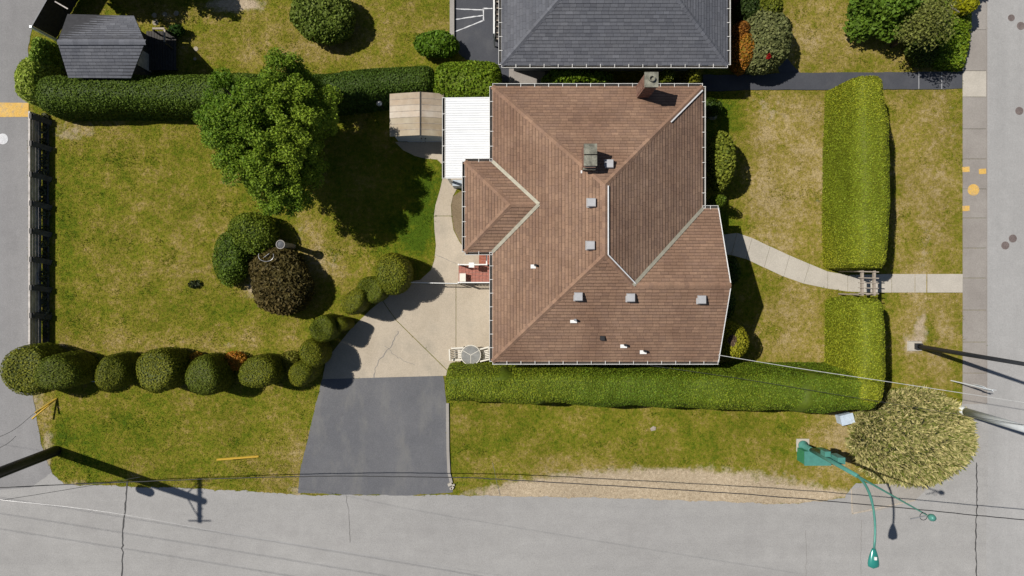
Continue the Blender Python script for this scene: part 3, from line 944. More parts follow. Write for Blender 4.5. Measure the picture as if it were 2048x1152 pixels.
# walls
ov = .62; wz = ze-.02
w = MB()
w.prism(ccw([(hx0+ov,hy0+ov),(gx1-.5,hy0+ov),(gx1-.5,gy1-ov),(hx1-ov,gy1-ov),(hx1-ov,hy1-ov),(hx0+ov,hy1-ov),(hx0+ov,by1_-ov),(bx0_+ov,by1_-ov),(bx0_+ov,by0_+ov),(hx0+ov,by0_+ov)]), 0, wz)
w.add([(gx1-.5,hy0+ov,wz),(gx1-.5,gy1-ov,wz),(gx1-.5,gyr,wz+(ghalf-ov)*pit),(gx1-.7,hy0+ov,wz),(gx1-.7,gy1-ov,wz),(gx1-.7,gyr,wz+(ghalf-ov)*pit)],
      [(0,1,2),(5,4,3),(0,3,4,1),(1,4,5,2),(2,5,3,0)])
w.build('wall', M['cream'], house)
sof = MB()
sof.prism(ccw([(hx0+.03,hy0+.03),(gx1-.03,hy0+.03),(gx1-.03,gy1-.03),(hx1-.03,gy1-.03),(hx1-.03,hy1-.03),(hx0+.03,hy1-.03),(hx0+.03,by1_-.03),(bx0_+.03,by1_-.03),(bx0_+.03,by0_+.03),(hx0+.03,by0_+.03)]), ze-.18, ze-.15)
sof.build('soffit', M['white'], house)
for y in (-1.0, 1.6):
    window(house, (hx1-ov+.01, y+3.2, 1.75), (1,0), 1.7, 1.3)
window(house, (gx1-.5, gyr-1.5, 1.7), (1,0), 1.6, 1.3)
for x in (-.2, 2.6, 5.6): window(house, (hx0+3+x, hy0+ov, 1.8), (0,-1), 1.3, 1.1)
for y in (-1.4,): window(house, (hx0+ov, y, 1.8), (-1,0), 1.0, 1.0)
for x in (2.0, 5.5): window(house, (hx0+x, hy1-ov, 1.9), (0,1), 1.2, .9)
d = MB().bar((gx1-.49, gyr+1.9, 0.1), (gx1-.49, gyr+1.9, 2.15), .95, .05, up=(1,0,0)).build('door', M['wood_dark'], house)
MB().lathe([(.02,0),(.03,.02),(.02,.05)], (gx1-.44, gyr+1.55, 1.05), 10).build('handle', M['pipe'], d)
d = MB().bar((hx0+ov-.01, (NY-548)/PPM, .35), (hx0+ov-.01, (NY-548)/PPM, 2.4), .9, .05, up=(1,0,0)).build('door', M['white'], house)

def roof_z(x, y):
    """height of the main roof surface"""
    z = min(ze+(x-hx0)*pit, ze+(hx1-x)*pit, ze+(hy1-y)*pit, ze+(y-hy0)*pit)
    if gy0 <= y <= gy1 and x > ridx:
        z = max(z, min(ze+(gy1-y)*pit, ze+(y-gy0)*pit))
    return z
def on_roof(px, py):
    z = 4.5
    for _ in range(12):
        p = W(px, py, z); z = roof_z(p[0], p[1])
    return W(px, py, z)

# chimneys
c0 = W(1273, 197, 3.35); 
cx0, cy0 = c0[0], c0[1]
ch = MB(); chz = 5.25
chm = MB().box(cx0+.02, cx0+.50, cy0+.02, cy0+.56, 3.0, 3.1).build('chimney', M['mortar'], house)
chm['label'] = 'red brick chimney at the north eave'
bricks(chm, cx0, cx0+.52, cy0, cy0+.58, 3.1, chz, 60)
MB().box(cx0-.03, cx0+.55, cy0-.03, cy0+.61, chz+.002, chz+.09).build('cap', M['stone_cap'], chm)
MB().lathe([(.12,0),(.13,.14),(.10,.14),(.10,.02),(.001,.02)], (cx0+.26, cy0+.30, chz+.092), 12).build('flue', M['stone_cap'], chm)
c1 = W(1164, 342, 5.0); x_, y_ = c1[0], c1[1]
chm2 = MB().box(x_+.02, x_+.44, y_+.02, y_+.96, 4.2, 4.4).build('chimney', M['mortar'], house)
chm2['label'] = 'mossy grey chimney with two caps near the ridge'
bricks(chm2, x_, x_+.46, y_, y_+.98, 4.4, 5.98, 61)
for k in range(2):
    MB().box(x_-.04, x_+.5, y_+.08+k*.48-.03, y_+.08+k*.48+.40, 5.985, 6.10).build('cap', M['stone_cap'], chm2)
MB().box(x_-.03, x_+.49, y_-.06, y_+.03, 5.55, 5.75).build('cap', M['stone_cap'], chm2)
MB().bar((x_-.06,y_-.04,5.03),(x_+.5,y_-.04,5.03), .12, .02).build('base_flashing', M['flash'], chm2)

# roof vents: one built, the others copied as parts of the house
def roof_vent(px, py, lab, first=None):
    p = on_roof(px, py)-origin(house)
    if first is None:
        b = MB().cbox((0,0,.06), .20, .20, .20)
        b.add([(-.19,-.19,.16),(.19,-.19,.16),(.19,.19,.16),(-.19,.19,.16),(-.16,-.16,.235),(.16,-.16,.235),(.16,.16,.235),(-.16,.16,.235)],
              [(0,3,2,1),(4,5,6,7),(0,1,5,4),(1,2,6,5),(2,3,7,6),(3,0,4,7)])
        o = b.build('roof_vent', M['vent'], house, local=True)
        f = MB().cbox((0,0,.0), .40, .40, .012).build('flashing', M['vent'], o, local=True)
    else:
        o = first.copy(); col.objects.link(o); o.parent = house
        f = first.children[0].copy(); col.objects.link(f); f.parent = o
    o.location = p+np.array((0,0,.05))
    return o
v0_ = roof_vent(1182, 406, '')
for p in ((1180,491),(1156,593),(1260,595),(1401,599),(1217,329)): roof_vent(*p, '', v0_)
for i, (px, py) in enumerate(((1068,533),(1147,642),(1247,692),(1286,704))):
    p = on_roof(px, py)
    fl = MB().bar(p+np.array((-.15,0,.045)), p+np.array((.15,0,.045)), .17, .012, up=(0,0,1)).build('pipe_flashing', M['white'], house)
    MB().tube([p+np.array((.05,.06,0)), p+np.array((.05,.06,.32))], .055, 10).build('vent_pipe', M['dark'] if i != 1 else M['pipe'], fl)
p = on_roof(1204, 676)
MB().cbox(p+np.array((0,0,.08)), .2, .2, .14).build('flue_box', M['dark'], house)

# --- neighbour's house to the north
GREY = [(.120,.123,.138),(.113,.116,.131),(.128,.131,.146),(.106,.109,.124)]
zn = 2.95; sn_ = (1-zn/H)
nx0, nx1 = (1003-NX)*sn_/PPM, (1455-NX)*sn_/PPM; ny0 = (NY-130)*sn_/PPM; ny1 = ny0+9.6
nh = empty('neighbour_house', ((nx0+nx1)/2, (ny0+ny1)/2, 0), 'dark grey hip roof house with white gutters, cut by the top edge', 'house')
nhalf = (ny1-ny0)/2; npit = .46; nz = zn+nhalf*npit
R1 = np.array((nx0+nhalf, (ny0+ny1)/2, nz)); R2 = np.array((nx1-nhalf, (ny0+ny1)/2, nz))
nSW, nSE, nNE, nNW = E(nx0,ny0,zn), E(nx1,ny0,zn), E(nx1,ny1,zn), E(nx0,ny1,zn)
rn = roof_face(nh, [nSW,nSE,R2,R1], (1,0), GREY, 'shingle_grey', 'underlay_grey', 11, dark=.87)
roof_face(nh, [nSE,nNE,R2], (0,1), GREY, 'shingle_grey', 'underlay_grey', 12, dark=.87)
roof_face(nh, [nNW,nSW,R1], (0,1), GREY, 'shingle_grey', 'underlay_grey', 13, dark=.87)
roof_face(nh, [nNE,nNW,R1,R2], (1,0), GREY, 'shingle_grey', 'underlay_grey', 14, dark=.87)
for i, (p, q) in enumerate(((nSW,R1),(nSE,R2),(nNE,R2),(nNW,R1),(R1,R2))): caps(rn, p, q, GREY, 'shingle_grey', 50+i)
for a, b, o in ((nSW,nSE,(0,-1)),(nSE,nNE,(1,0)),(nSW,nNW,(-1,0)),(nNW,nNE,(0,1))): gutter(nh, a, b, o)
MB().prism([(nx0+.6,ny0+.6),(nx1-.6,ny0+.6),(nx1-.6,ny1-.6),(nx0+.6,ny1-.6)], 0, zn-.02).build('wall', M['blue_wall'], nh)
MB().prism([(nx0+.03,ny0+.03),(nx1-.03,ny0+.03),(nx1-.03,ny1-.03),(nx0+.03,ny1-.03)], zn-.18, zn-.15).build('soffit', M['white'], nh)
for x in (3.4, 5.2): window(nh, (nx0+x, ny0+.6, 1.5), (0,-1), 1.4, .8)
# neighbour's deck along the west wall
dk = empty('side_deck', W(996, 20), 'narrow white railed deck along the grey roofed neighbour house', 'deck')
dx0, dx1 = W(989,0,1.2)[0], W(1006,0,1.2)[0]
dy0, dy1 = W(0,78,1.2)[1], W(0,-120,1.2)[1]
MB().box(dx0, dx1+.5, dy0, dy1, .98, 1.05).build('floor', M['wood_dark'], dk)
MB().box(dx0-.05, dx0+.02, dy0, dy1, 1.88, 1.96).build('top_rail', M['white'], dk)
MB().box(dx0-.05, dx0+.02, dy0, dy1, 1.10, 1.16).build('bottom_rail', M['white'], dk)
n = 16
for i in range(n):
    y = dy0+(dy1-dy0)*(i+.02)/n
    MB().box(dx0-.05, dx0+.02, y, y+.06, 0, 1.878).build('post', M['white'], dk)
    MB().bar((dx0+.04, y, 1.075),(dx1+.3, y+.18, 1.075), .07, .04).build('joist', M['wood_pale'], dk)

# ------------------------------------------------------------------ patio cover, shed, steps
zc_ = 2.55
def pbox(px0, py0, px1, py1, z):
    a = W(px0, py1, z); b = W(px1, py0, z)
    return a[0], b[0], a[1], b[1]
x0, x1, y0, y1 = pbox(891, 195, 992, 357, zc_)
pc = empty('patio_cover', (x0, y0, 0), 'white corrugated metal patio cover between the shed and brown roof', 'patio cover')
ridges = 34; prof = []
for i in range(ridges):
    yb = y0+(y1-y0)*i/ridges; st = (y1-y0)/ridges
    prof += [(yb, 0), (yb+st*.22, 0), (yb+st*.34, .035), (yb+st*.88, .035)]
prof.append((y1, 0))
xcut = W(933, 0, zc_)[0]; ycut = W(0, 322, zc_)[1]
PV = []; PF = []
for (yy, dz) in prof:
    xe = x1
    PV += [(x0, yy, zc_+dz), (xe, yy, zc_+dz+.10)]
for i in range(len(prof)-1): PF.append((2*i, 2*i+1, 2*i+3, 2*i+2))
# sheet in four lengths so the lap joints show
nper = len(prof)//5
k0 = 0; s_i = 0
while k0 < len(prof)-1:
    k1 = min(k0+nper, len(prof)-1)
    V = []; F = []
    for (yy, dz) in prof[k0:k1+1]:
        z2 = .006*(s_i % 2)
        V += [(x0, yy, zc_+dz+z2), (x1, yy, zc_+dz+.10+z2)]
    for i in range(k1-k0): F.append((2*i, 2*i+1, 2*i+3, 2*i+2))
    mesh_obj('roof_sheet', V, F, M['white_metal'], pc)
    k0 = k1; s_i += 1
gutter(pc, (x0-.02, y0, zc_-.02), (x0-.02, y1, zc_-.02), (-1,0), .75)
for px_, py_ in ((x0+.1, y0+.1), (x0+.1, (y0+y1)/2), (x0+.1, y1-.1)):
    MB().box(px_-.05, px_+.05, py_-.05, py_+.05, 0, zc_-.03).build('post', M['white'], pc)
for yy in (y0+.12, y1-.12): MB().box(x0+.16, x1-.05, yy-.04, yy+.04, zc_-.14, zc_-.01).build('beam', M['white'], pc)
# grey wall and appliance below the south end
o = MB().box(*pbox(905, 360, 933, 372, .9), .03, .95).build('utility_bin', M['shed_wall'])
tag(o, 'pale grey bin standing at the south end of the white patio cover', 'bin')

# shed
zs = 2.0
x0, x1, y0, y1 = pbox(779, 187, 887, 273, zs)
xr = W(840.5, 0, 2.3)[0]
shed = empty('garden_shed', ((x0+x1)/2, (y0+y1)/2, 0), 'beige metal garden shed with faded panels beside the white cover', 'shed')
PC = [(.40,.335,.255),(.42,.345,.26),(.49,.425,.345),(.51,.45,.375),(.38,.325,.235),(.37,.31,.22),(.40,.345,.25)]
npn = 7
for side, xa, za in ((0, x0, 1.95), (1, x1, 1.98)):
    for k in range(npn):
        ya = y1-(y1-y0)*k/npn-.004; yb = y1-(y1-y0)*(k+1)/npn+.004
        xm = xr+(xa-xr)*.55; zm = 2.3-(2.3-za)*.50; s = 1 if side else -1
        V = [(xr,ya,2.3),(xm,ya,zm),(xa,ya,za),(xr,yb,2.3),(xm,yb,zm),(xa,yb,za)]
        V += [(a,b,c-.02) for a,b,c in V]
        F = [(0,1,4,3),(1,2,5,4),(6,9,10,7),(7,10,11,8),(2,8,11,5),(0,6,7,1),(1,7,8,2),(3,4,10,9),(4,5,11,10)]
        if side: F = [f[::-1] for f in F]
        c = np.array(PC[k])*(1.0 if side == 0 else .95)
        mesh_obj('roof_panel', V, F, M['beige_panel'], shed, colr=np.tile(c,(12,1)))
        if k: MB().bar((xr+s*.02,ya+.006,2.303),(xm,ya+.006,zm+.004), .025, .02).bar((xm,ya+.006,zm+.004),(xa,ya+.006,za+.004), .025, .02).build('seam', M['wood_pale'], shed)
MB().bar((xr,y0-.01,2.315),(xr,y1+.01,2.315), .05, .03).build('ridge_cap', M['wood_dark'], shed)
# rust stains as thin flakes stay in the panel paint; walls and doors
MB().prism([(x0+.12,y0+.16),(x1-.08,y0+.16),(x1-.08,y1-.12),(x0+.12,y1-.12)], 0, 1.92).build('wall', M['shed_wall'], shed)
for sx in (-1, 1):
    dxc = xr+sx*.46
    dd = MB().box(dxc-.44, dxc+.44, y0+.12, y0+.158, .05, 1.80).build('door', M['shed_wall'], shed)
    MB().box(dxc-sx*.36-.02, dxc-sx*.36+.02, y0+.09, y0+.12, .9, 1.1).build('handle', M['dark'], dd)

# chimney-cowl vent pipe behind the shed in shade
o = empty('globe_lamp_post', W(768,220), 'small metal globe lamp on a post left of the shed', 'lamp post')
MB().tube([(0,0,0),(0,0,1.2)], .03, 8).build('post', M['dark'], o, local=True)
MB().lathe([(.03,1.2),(.11,1.24),(.15,1.34),(.11,1.44),(.03,1.47)], (0,0,0), 14).build('globe', M['pipe'], o, local=True, smooth=True)

# back steps with white rails
st = empty('back_steps', W(948, 540), 'red tiled back landing with white metal railings', 'steps')
zl = .55
x0, x1, y0, y1 = pbox(917, 531, 986, 565, zl)
MB().box(x0, x1, y0, y1, 0, zl-.02).build('landing_base', M['sidewalk'], st)
nx_, ny_ = 10, 5
for i in range(nx_):
    for j in range(ny_):
        ax = x0+(x1-x0)*i/nx_; ay = y0+(y1-y0)*j/ny_
        MB().box(ax+.006, ax+(x1-x0)/nx_-.006, ay+.006, ay+(y1-y0)/ny_-.006, zl-.02, zl+random.random()*.004).build('tile', M['red_tile'], st)
u0, u1, w0, w1 = pbox(958, 507, 986, 530.5, .35)
for k, zz in enumerate((.40,.20)):
    yy1 = w1-(w1-w0)*.5*k; 
    MB().box(u0+.0, u1, w0 if k == 0 else w0+(w1-w0)*.5, w0+(w1-w0)*.5 if k == 0 else w1, 0, zz).build('step', M['red_brick'], st)
for k in range(4):
    yy = w0+(w1-w0)*(k+.5)/4
    MB().box(u0+.1, u1-.02, yy-.03, yy+.03, .401 if k < 2 else .201, .425 if k < 2 else .225).build('tread_edge', M['red_tile'], st)
def rail(pts, parent, zt, zb=None, nb=6):
    b = MB()
    for a, c in zip(pts[:-1], pts[1:]):
        b.bar((a[0],a[1],zt),(c[0],c[1],zt), .05, .05)
        b.bar((a[0],a[1],zt-.75),(c[0],c[1],zt-.75), .03, .03)
    b.build('rail', M['white'], parent)
    for a, c in zip(pts[:-1], pts[1:]):
        L = math.dist(a, c); n = max(2, int(L/.16))
        q = MB()
        for i in range(n+1):
            t = i/n; x = a[0]+(c[0]-a[0])*t; y = a[1]+(c[1]-a[1])*t
            q.tube([(x,y,zt-.9),(x,y,zt-.03)], .009, 5)
        q.build('balusters', M['white'], parent)['kind'] = 'stuff'
zt = zl+.9
rp = lambda px, py: tuple(W(px, py, zt)[:2])
rail([rp(917,529),rp(973,529),rp(973,507)], st, zt)
rail([rp(917,565),rp(984,565)], st, zt)
for px, py in ((917,529),(917,565),(973,529)):
    q = rp(px, py); MB().box(q[0]-.035,q[0]+.035,q[1]-.035,q[1]+.035, 0, zt+.04).build('post', M['white'], st)
q = rp(943,530); MB().box(q[0]-.13,q[0]+.13,q[1]-.12,q[1]+.12, zt-.25, zt+.02).build('planter_box', M['white'], st)
q = W(926,555,.6)
o = MB().box(-.13,.13,-.18,.18,0,.32).box(-.15,.15,-.20,.20,.321,.37).build('storage_box', M['plastic_white'], local=True); o.location = (q[0],q[1],zl+.005)
tag(o, 'small white box standing on the red tiled landing', 'box')
# low white gate rail across the driveway
gt_ = empty('white_gate', W(868,568), 'thin white gate rail across the drive beside the red landing', 'gate')
a = W(818,565,.95); b = W(914,567,.95)
MB().tube([a, b], .022, 8).build('top_rail', M['white'], gt_)
MB().tube([a-np.array((0,0,.75)), b-np.array((0,0,.75))], .015, 8).build('bottom_rail', M['white'], gt_)
for t in (0, .5, 1.0):
    p = a+(b-a)*t; MB().tube([(p[0],p[1],0),(p[0],p[1],.99)], .025, 8).build('post', M['white'], gt_)
q = MB()
for i in range(1, 24):
    p = a+(b-a)*i/24; q.tube([(p[0],p[1],.2),(p[0],p[1],.93)], .005, 4)
q.build('wires', M['pipe'], gt_)['kind'] = 'stuff'

# ------------------------------------------------------------------ patio furniture
tb = empty('patio_table', W(943,707,0), 'round glass topped patio table between two white chairs', 'table')
p = np.zeros(3); R = .48
MB().tube([(R*math.cos(k*math.pi/16),R*math.sin(k*math.pi/16),.715) for k in range(33)], .022, 6, cap=False).build('rim', M['plastic_white'], tb, local=True)
MB().lathe([(.001,.712),(R-.032,.712),(R-.032,.72),(.001,.72)], p, 28).build('glass_top', M['tabletop'], tb, local=True)
for k in range(3):
    a = 2*math.pi*k/3-math.pi/2
    MB().tube([(math.cos(a)*.4,math.sin(a)*.4,0),(math.cos(a)*.28,math.sin(a)*.28,.4),(math.cos(a)*.44,math.sin(a)*.44,.70)], .018, 6).build('leg', M['plastic_white'], tb, local=True)
for k in range(3):
    a = 2*math.pi*k/3-math.pi/2
    MB().bar((0,0,.727),(math.cos(a)*R*.95,math.sin(a)*R*.95,.727), .022, .008).build('spoke', M['plastic_white'], tb, local=True)
def make_chair(loc, rz, label):
    c = empty('patio_chair', loc, label, 'chair', 'white slatted patio chairs')
    m = M['plastic_white']
    def part(name, b): return b.build(name, m, c, local=True)
    for i in range(6): part('seat_slat', MB().bar((-.24+.0, -.21+.084*i, .42), (.24, -.21+.084*i, .42), .055, .02))
    for i in range(6):
        yy = -.21+.084*i
        part('back_slat', MB().bar((-.25,yy,.45),(-.40,yy,.92), .045, .02))
    part('back_rail', MB().bar((-.41,-.28,.93),(-.41,.28,.93), .06, .05))
    part('front_rail', MB().bar((.25,-.27,.41),(.25,.27,.41), .05, .04))
    for s in (-1, 1):
        part('armrest', MB().bar((-.34,s*.29,.64),(.26,s*.29,.64), .07, .03))
        part('leg', MB().bar((.24,s*.29,0),(.24,s*.29,.63), .045, .045))
        part('leg', MB().bar((-.36,s*.27,0),(-.29,s*.27,.42), .045, .045))
    c.rotation_euler = (0,0,rz)
    return c
make_chair(W(918.5,705,.0), .05, 'white slatted patio chair on the open side of the round table')
make_chair(W(968,706,.0), math.pi+.25, 'white slatted patio chair between the round table and the brown roof')

# ------------------------------------------------------------------ fence on the lane side
fh = .95
fx = W(57.5, 0, fh)[0]; fy0 = W(0, 706, fh)[1]; fy1 = W(0, 222, fh)[1]
fen = empty('board_fence', (fx, (fy0+fy1)/2, 0), 'low weathered board fence between the lane and back lawn', 'fence')
ypos = [236,290,351,408,463,519,575,630,690]
ys = [fy1]+[W(0,y,.5)[1] for y in ypos[:-1]]+[fy0]
for i in range(len(ys)-1):
    for k in range(4):
        MB().box(fx-.012+random.random()*.008, fx+.018, ys[i+1]+.004, ys[i]-.004, .05+k*.225, .05+k*.225+.205).build('board', M['wood_fence'], fen)
for y in ypos[:-1]:
    yy = W(0,y,.5)[1]
    MB().box(fx+.021, fx+.13, yy-.13, yy+.13, 0, fh+.01).build('post', M['wood_post'], fen)
    MB().bar((fx+.14,yy,fh-.08),(fx+.50,yy-.14,.03), .26, .05).build('brace', M['wood_post'], fen)
MB().box(fx-.03, fx+.06, fy0, fy1, fh-.018, fh+.0).build('cap_rail', M['wood_fence'], fen)
sheet('soil_strip', rough_edge([(fx+.05,fy0),(fx+.36,fy0),(fx+.36,fy1),(fx+.05,fy1)], .02, .2, 4), .012, M['soil'])
MB().box(fx+.33, fx+.38, fy0, fy1, -.02, .10).build('edging_board', M['wood_post'])['kind'] = 'structure'
# ------------------------------------------------------------------ garden house, deck and fence in the corner beyond the hedge
gz = empty('garden_house', W(200,90), 'small grey shingled garden house behind the long dark hedge', 'garden house')
ez, rz_ = 2.3, 3.3
g_sw, g_se = W(137,155,ez), W(262,156,ez); g_nw, g_ne = W(135,28,ez), W(268,32,ez)
r_w, r_e = W(115,84,rz_), W(290,84,rz_)
GR2 = [tuple(np.array(c)*1.15) for c in GREY]
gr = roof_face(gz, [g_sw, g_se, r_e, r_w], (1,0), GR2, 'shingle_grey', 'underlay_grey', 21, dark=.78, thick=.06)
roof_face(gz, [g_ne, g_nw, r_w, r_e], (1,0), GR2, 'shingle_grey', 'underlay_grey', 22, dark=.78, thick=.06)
caps(gr, r_w, r_e, GR2, 'shingle_grey', 23)
gw = MB(); gx0, gx1_ = g_sw[0]+.25, g_se[0]-.25; gy0_, gy1__ = g_sw[1]+.3, g_nw[1]-.3
gm = (r_w[1])
gw.add([(gx0,gy0_,0),(gx1_,gy0_,0),(gx1_,gy1__,0),(gx0,gy1__,0),(gx0,gy0_,2.3),(gx1_,gy0_,2.3),(gx1_,gy1__,2.3),(gx0,gy1__,2.3),(gx0,gm,3.1),(gx1_,gm,3.1)],
       [(0,3,2,1),(0,1,5,4),(2,3,7,6),(1,2,6,9,5),(3,0,4,8,7)])
gw.build('wall', M['wood_dark'], gz)
dd = MB().box(gx1_+.001, gx1_+.04, gm-.42, gm+.42, .02, 2.0).build('door', M['wood_fence'], gz)
MB().box(gx1_+.041, gx1_+.07, gm+.28, gm+.33, .95, 1.1).build('handle', M['pipe'], dd)
dk2 = empty('timber_deck', W(330,100), 'dark plank deck with a pale corner rail beside the garden house', 'deck')
ax0, ax1, ay0, ay1 = pbox(292, 62, 352, 140, .3)
for k in range(11):
    xx = ax0+(ax1-ax0)*k/11
    MB().box(xx+.008, xx+(ax1-ax0)/11-.008, ay0, ay1, .24, .28+.004*random.random()).build('plank', M['wood_dark'], dk2)
for xx in (ax0+.1, ax1-.1):
    for yy in (ay0+.1, ay1-.1): MB().box(xx-.05,xx+.05,yy-.05,yy+.05,0,.235).build('leg', M['wood_dark'], dk2)
t0 = W(305,57,1.1); t1 = W(329,57,1.1); t2 = W(329,84,1.1)
MB().bar(t0,t1,.09,.04).bar((t1[0],t1[1]-.05,t1[2]),t2,.09,.04).build('rail', M['wood_pale'], dk2)
for q in (t0, t1, t2): MB().box(q[0]-.035,q[0]+.035,q[1]-.035-.05,q[1]+.035-.05,.0,1.075).build('post', M['wood_dark'], dk2)
tf = empty('tall_fence', W(90,30), 'tall black board fence with metal top rail in the top left corner', 'fence')
f0 = W(64,51,1.8); f1 = W(96,-4,1.8); f2 = W(150,-100,1.8)
dirf = (f1-f0)/np.linalg.norm(f1-f0); Lf = np.linalg.norm(f2-f0)
nb = int(Lf/.16)
for i in range(nb):
    a = f0+(f2-f0)*i/nb; b = f0+(f2-f0)*(i+.93)/nb
    MB().bar((a[0]+.017*(i%2),a[1]-.0096*(i%2),.9),(b[0]+.017*(i%2)+(f2-f0)[0]*.12/nb,b[1]-.0096*(i%2)+(f2-f0)[1]*.12/nb,.9), .016, 1.72+.02*random.random()).build('board', M['wood_dark'], tf)
MB().bar((f0[0],f0[1],1.80),(f2[0],f2[1],1.80), .06, .03).build('top_rail', M['pole_dark'], tf)
MB().box(f0[0]-.09,f0[0]+.02,f0[1]-.12,f0[1]-.02,0,1.86).build('post', M['pole_white'], tf)
fb = W(110,3,1.7); fc = W(136,18,1.7)
MB().bar((fb[0],fb[1],1.7),(fc[0],fc[1],1.7), .05, .04).build('cross_rail', M['wood_fence'], tf)
for i, (px, py, r) in enumerate(((309,31,.13),(330,29,.12),(353,27,.13),(311,45,.15),(392,98,.12),(390,118,.08))):
    o = MB().lathe([(r,-.01),(r,.022),(r*.9,.03),(.001,.03)], (0,0,0), 14).build('stepping_stone', M['stone'], local=True); o.location = W(px,py)
    tag(o, ('stepping stone nearest the grey garden house, first of the upper row','middle stepping stone of the three in the upper row','stepping stone at the far right end of the upper row',
            'larger stepping stone just below the first of the upper row','lone stepping stone right of the small dark shrub','tiny stepping stone beside the long dark hedge')[i], 'stepping stone', 'round stepping stones in the neighbour lawn')

# ------------------------------------------------------------------ garden arbor over the front walk
ar = empty('garden_arbor', W(1742,565), 'pale wooden arbor over the front walk between two hedges', 'arbor')
za = 2.25
for px in (1724, 1748):
    a = W(px, 541, za); b = W(px, 591, za)
    MB().bar(a, b, .10, .14).build('beam', M['wood_pale'], ar)
    for q in (a, b):
        yy = q[1]+(-.03 if q is a else .03)
        MB().box(q[0]-.03,q[0]+.03,yy-.03,yy+.03,0,za-.072).build('post', M['wood_pale'], ar)
for py in (543.5, 556, 566, 576, 587):
    a = W(1717, py-.5, za+.1); b = W(1757, py+.5, za+.1)
    MB().bar((a[0],a[1],za+.105),(b[0],b[1],za+.105), .045, .07).build('slat', M['wood_pale'], ar)

# ------------------------------------------------------------------ poles, lamps, signs
def pole_obj(name, label, cat, px, py): return empty(name, W(px, py), label, cat)
up = pole_obj('utility_pole', 'black wooden utility pole leaning out of frame at the lane corner', 'utility pole', 113, 901)
o3 = origin(up)
Hp = 11.15
MB().tube([(0,0,0),(0,0,4),(0,0,8),(0,0,Hp)], [.25,.24,.21,.17], 14).build('shaft', M['pole_black'], up, local=True, smooth=True)
MB().tube([(.20,-.16,0.1),(.16,-.15,8)], .05, 8).build('conduit', M['pole_dark'], up, local=True)
# crossarm runs north-south; its shadow falls on the street
ca = MB().box(-.07,.07,-1.15,1.10,10.75,10.90).build('crossarm', M['wood_dark'], up, local=True)
for yy, wx in ((-1.02,.62),(.98,.55)):
    MB().box(-wx,wx*.8,yy-.03,yy+.03,10.905,10.96).build('spur_arm', M['wood_dark'], up, local=True)
for yy in (-.80,-.40,.40,.78):
    MB().lathe([(.02,0),(.05,.03),(.03,.07),(.05,.11),(.03,.16)], (0,yy,10.902), 8).build('insulator', M['pipe'], ca, local=True)
MB().bar((0,-.9,10.75),(0,-.12,9.9), .04, .05).build('brace', M['pole_dark'], up, local=True)
MB().bar((0,.9,10.75),(0,.12,9.9), .04, .05).build('brace', M['pole_dark'], up, local=True)
MB().lathe([(.001,6.2),(.20,6.2),(.22,6.3),(.22,7.0),(.18,7.08),(.001,7.1)], (.05,-.50,0), 14).build('transformer', M['pole_dark'], up, local=True)
# right-hand dark street pole
rp_ = pole_obj('street_pole', 'dark steel street pole on a square concrete footing by the sidewalk', 'street pole', 1828, 692)
MB().add([(-.36,-.26,-.02),(.36,-.26,-.02),(.36,.26,-.02),(-.36,.26,-.02),(-.33,-.23,.10),(.33,-.23,.10),(.33,.23,.10),(-.33,.23,.10)],
         [(0,3,2,1),(4,5,6,7),(0,1,5,4),(1,2,6,5),(2,3,7,6),(3,0,4,7)]).build('footing', M['sidewalk_pale'], rp_, local=True)
MB().box(-.04,.26,-.15,.15,.10,.32).build('base_plate', M['pole_dark'], rp_, local=True)
MB().tube([(.1,0,.3),(.1,0,4),(.1,0,9)], [.115,.10,.075], 12).build('shaft', M['pole_dark'], rp_, local=True, smooth=True)
MB().tube([(.1,0,8.9),(.5,-.3,9.4),(1.4,-.9,9.6)], [.06,.05,.04], 8).build('arm', M['pole_dark'], rp_, local=True)
# pale street pole near the variegated bush
wp = pole_obj('lamp_standard', 'pale blue grey lamp standard rising beside the variegated bush', 'lamp post', 1900, 814)
MB().lathe([(.24,0),(.25,.5),(.22,.9),(.17,1.15),(.15,1.2)], (0,0,0), 14).build('base', M['pole_white'], wp, local=True, smooth=True)
MB().tube([(0,0,1.2),(0,0,5),(0,0,8.5)], [.19,.17,.14], 12).build('shaft', M['pole_white'], wp, local=True, smooth=True)
MB().tube([(0,0,8.4),(.4,.3,8.9),(1.5,.9,9.1)], .035, 8).build('arm', M['pole_white'], wp, local=True)
MB().tube([(1.4,.85,9.1),(1.9,1.15,9.05)], [.09,.12], 8).build('lamp_head', M['pole_white'], wp, local=True)
# sign post
sg = pole_obj('street_sign', 'grey sign on a thin post at the sidewalk edge near the corner', 'sign', 1902, 761)
MB().tube([(0,0,0),(0,0,2.95)], .028, 8).build('post', M['pole_white'], sg, local=True)
MB().bar((.03,0,2.0),(.03,0,2.62), .60, .014, up=(.45,.9,0)).build('plate', M['pole_white'], sg, local=True)
MB().bar((.03,0,2.66),(.03,0,2.82), .5, .012, up=(.1,1,0)).build('name_plate', M['pole_white'], sg, local=True)

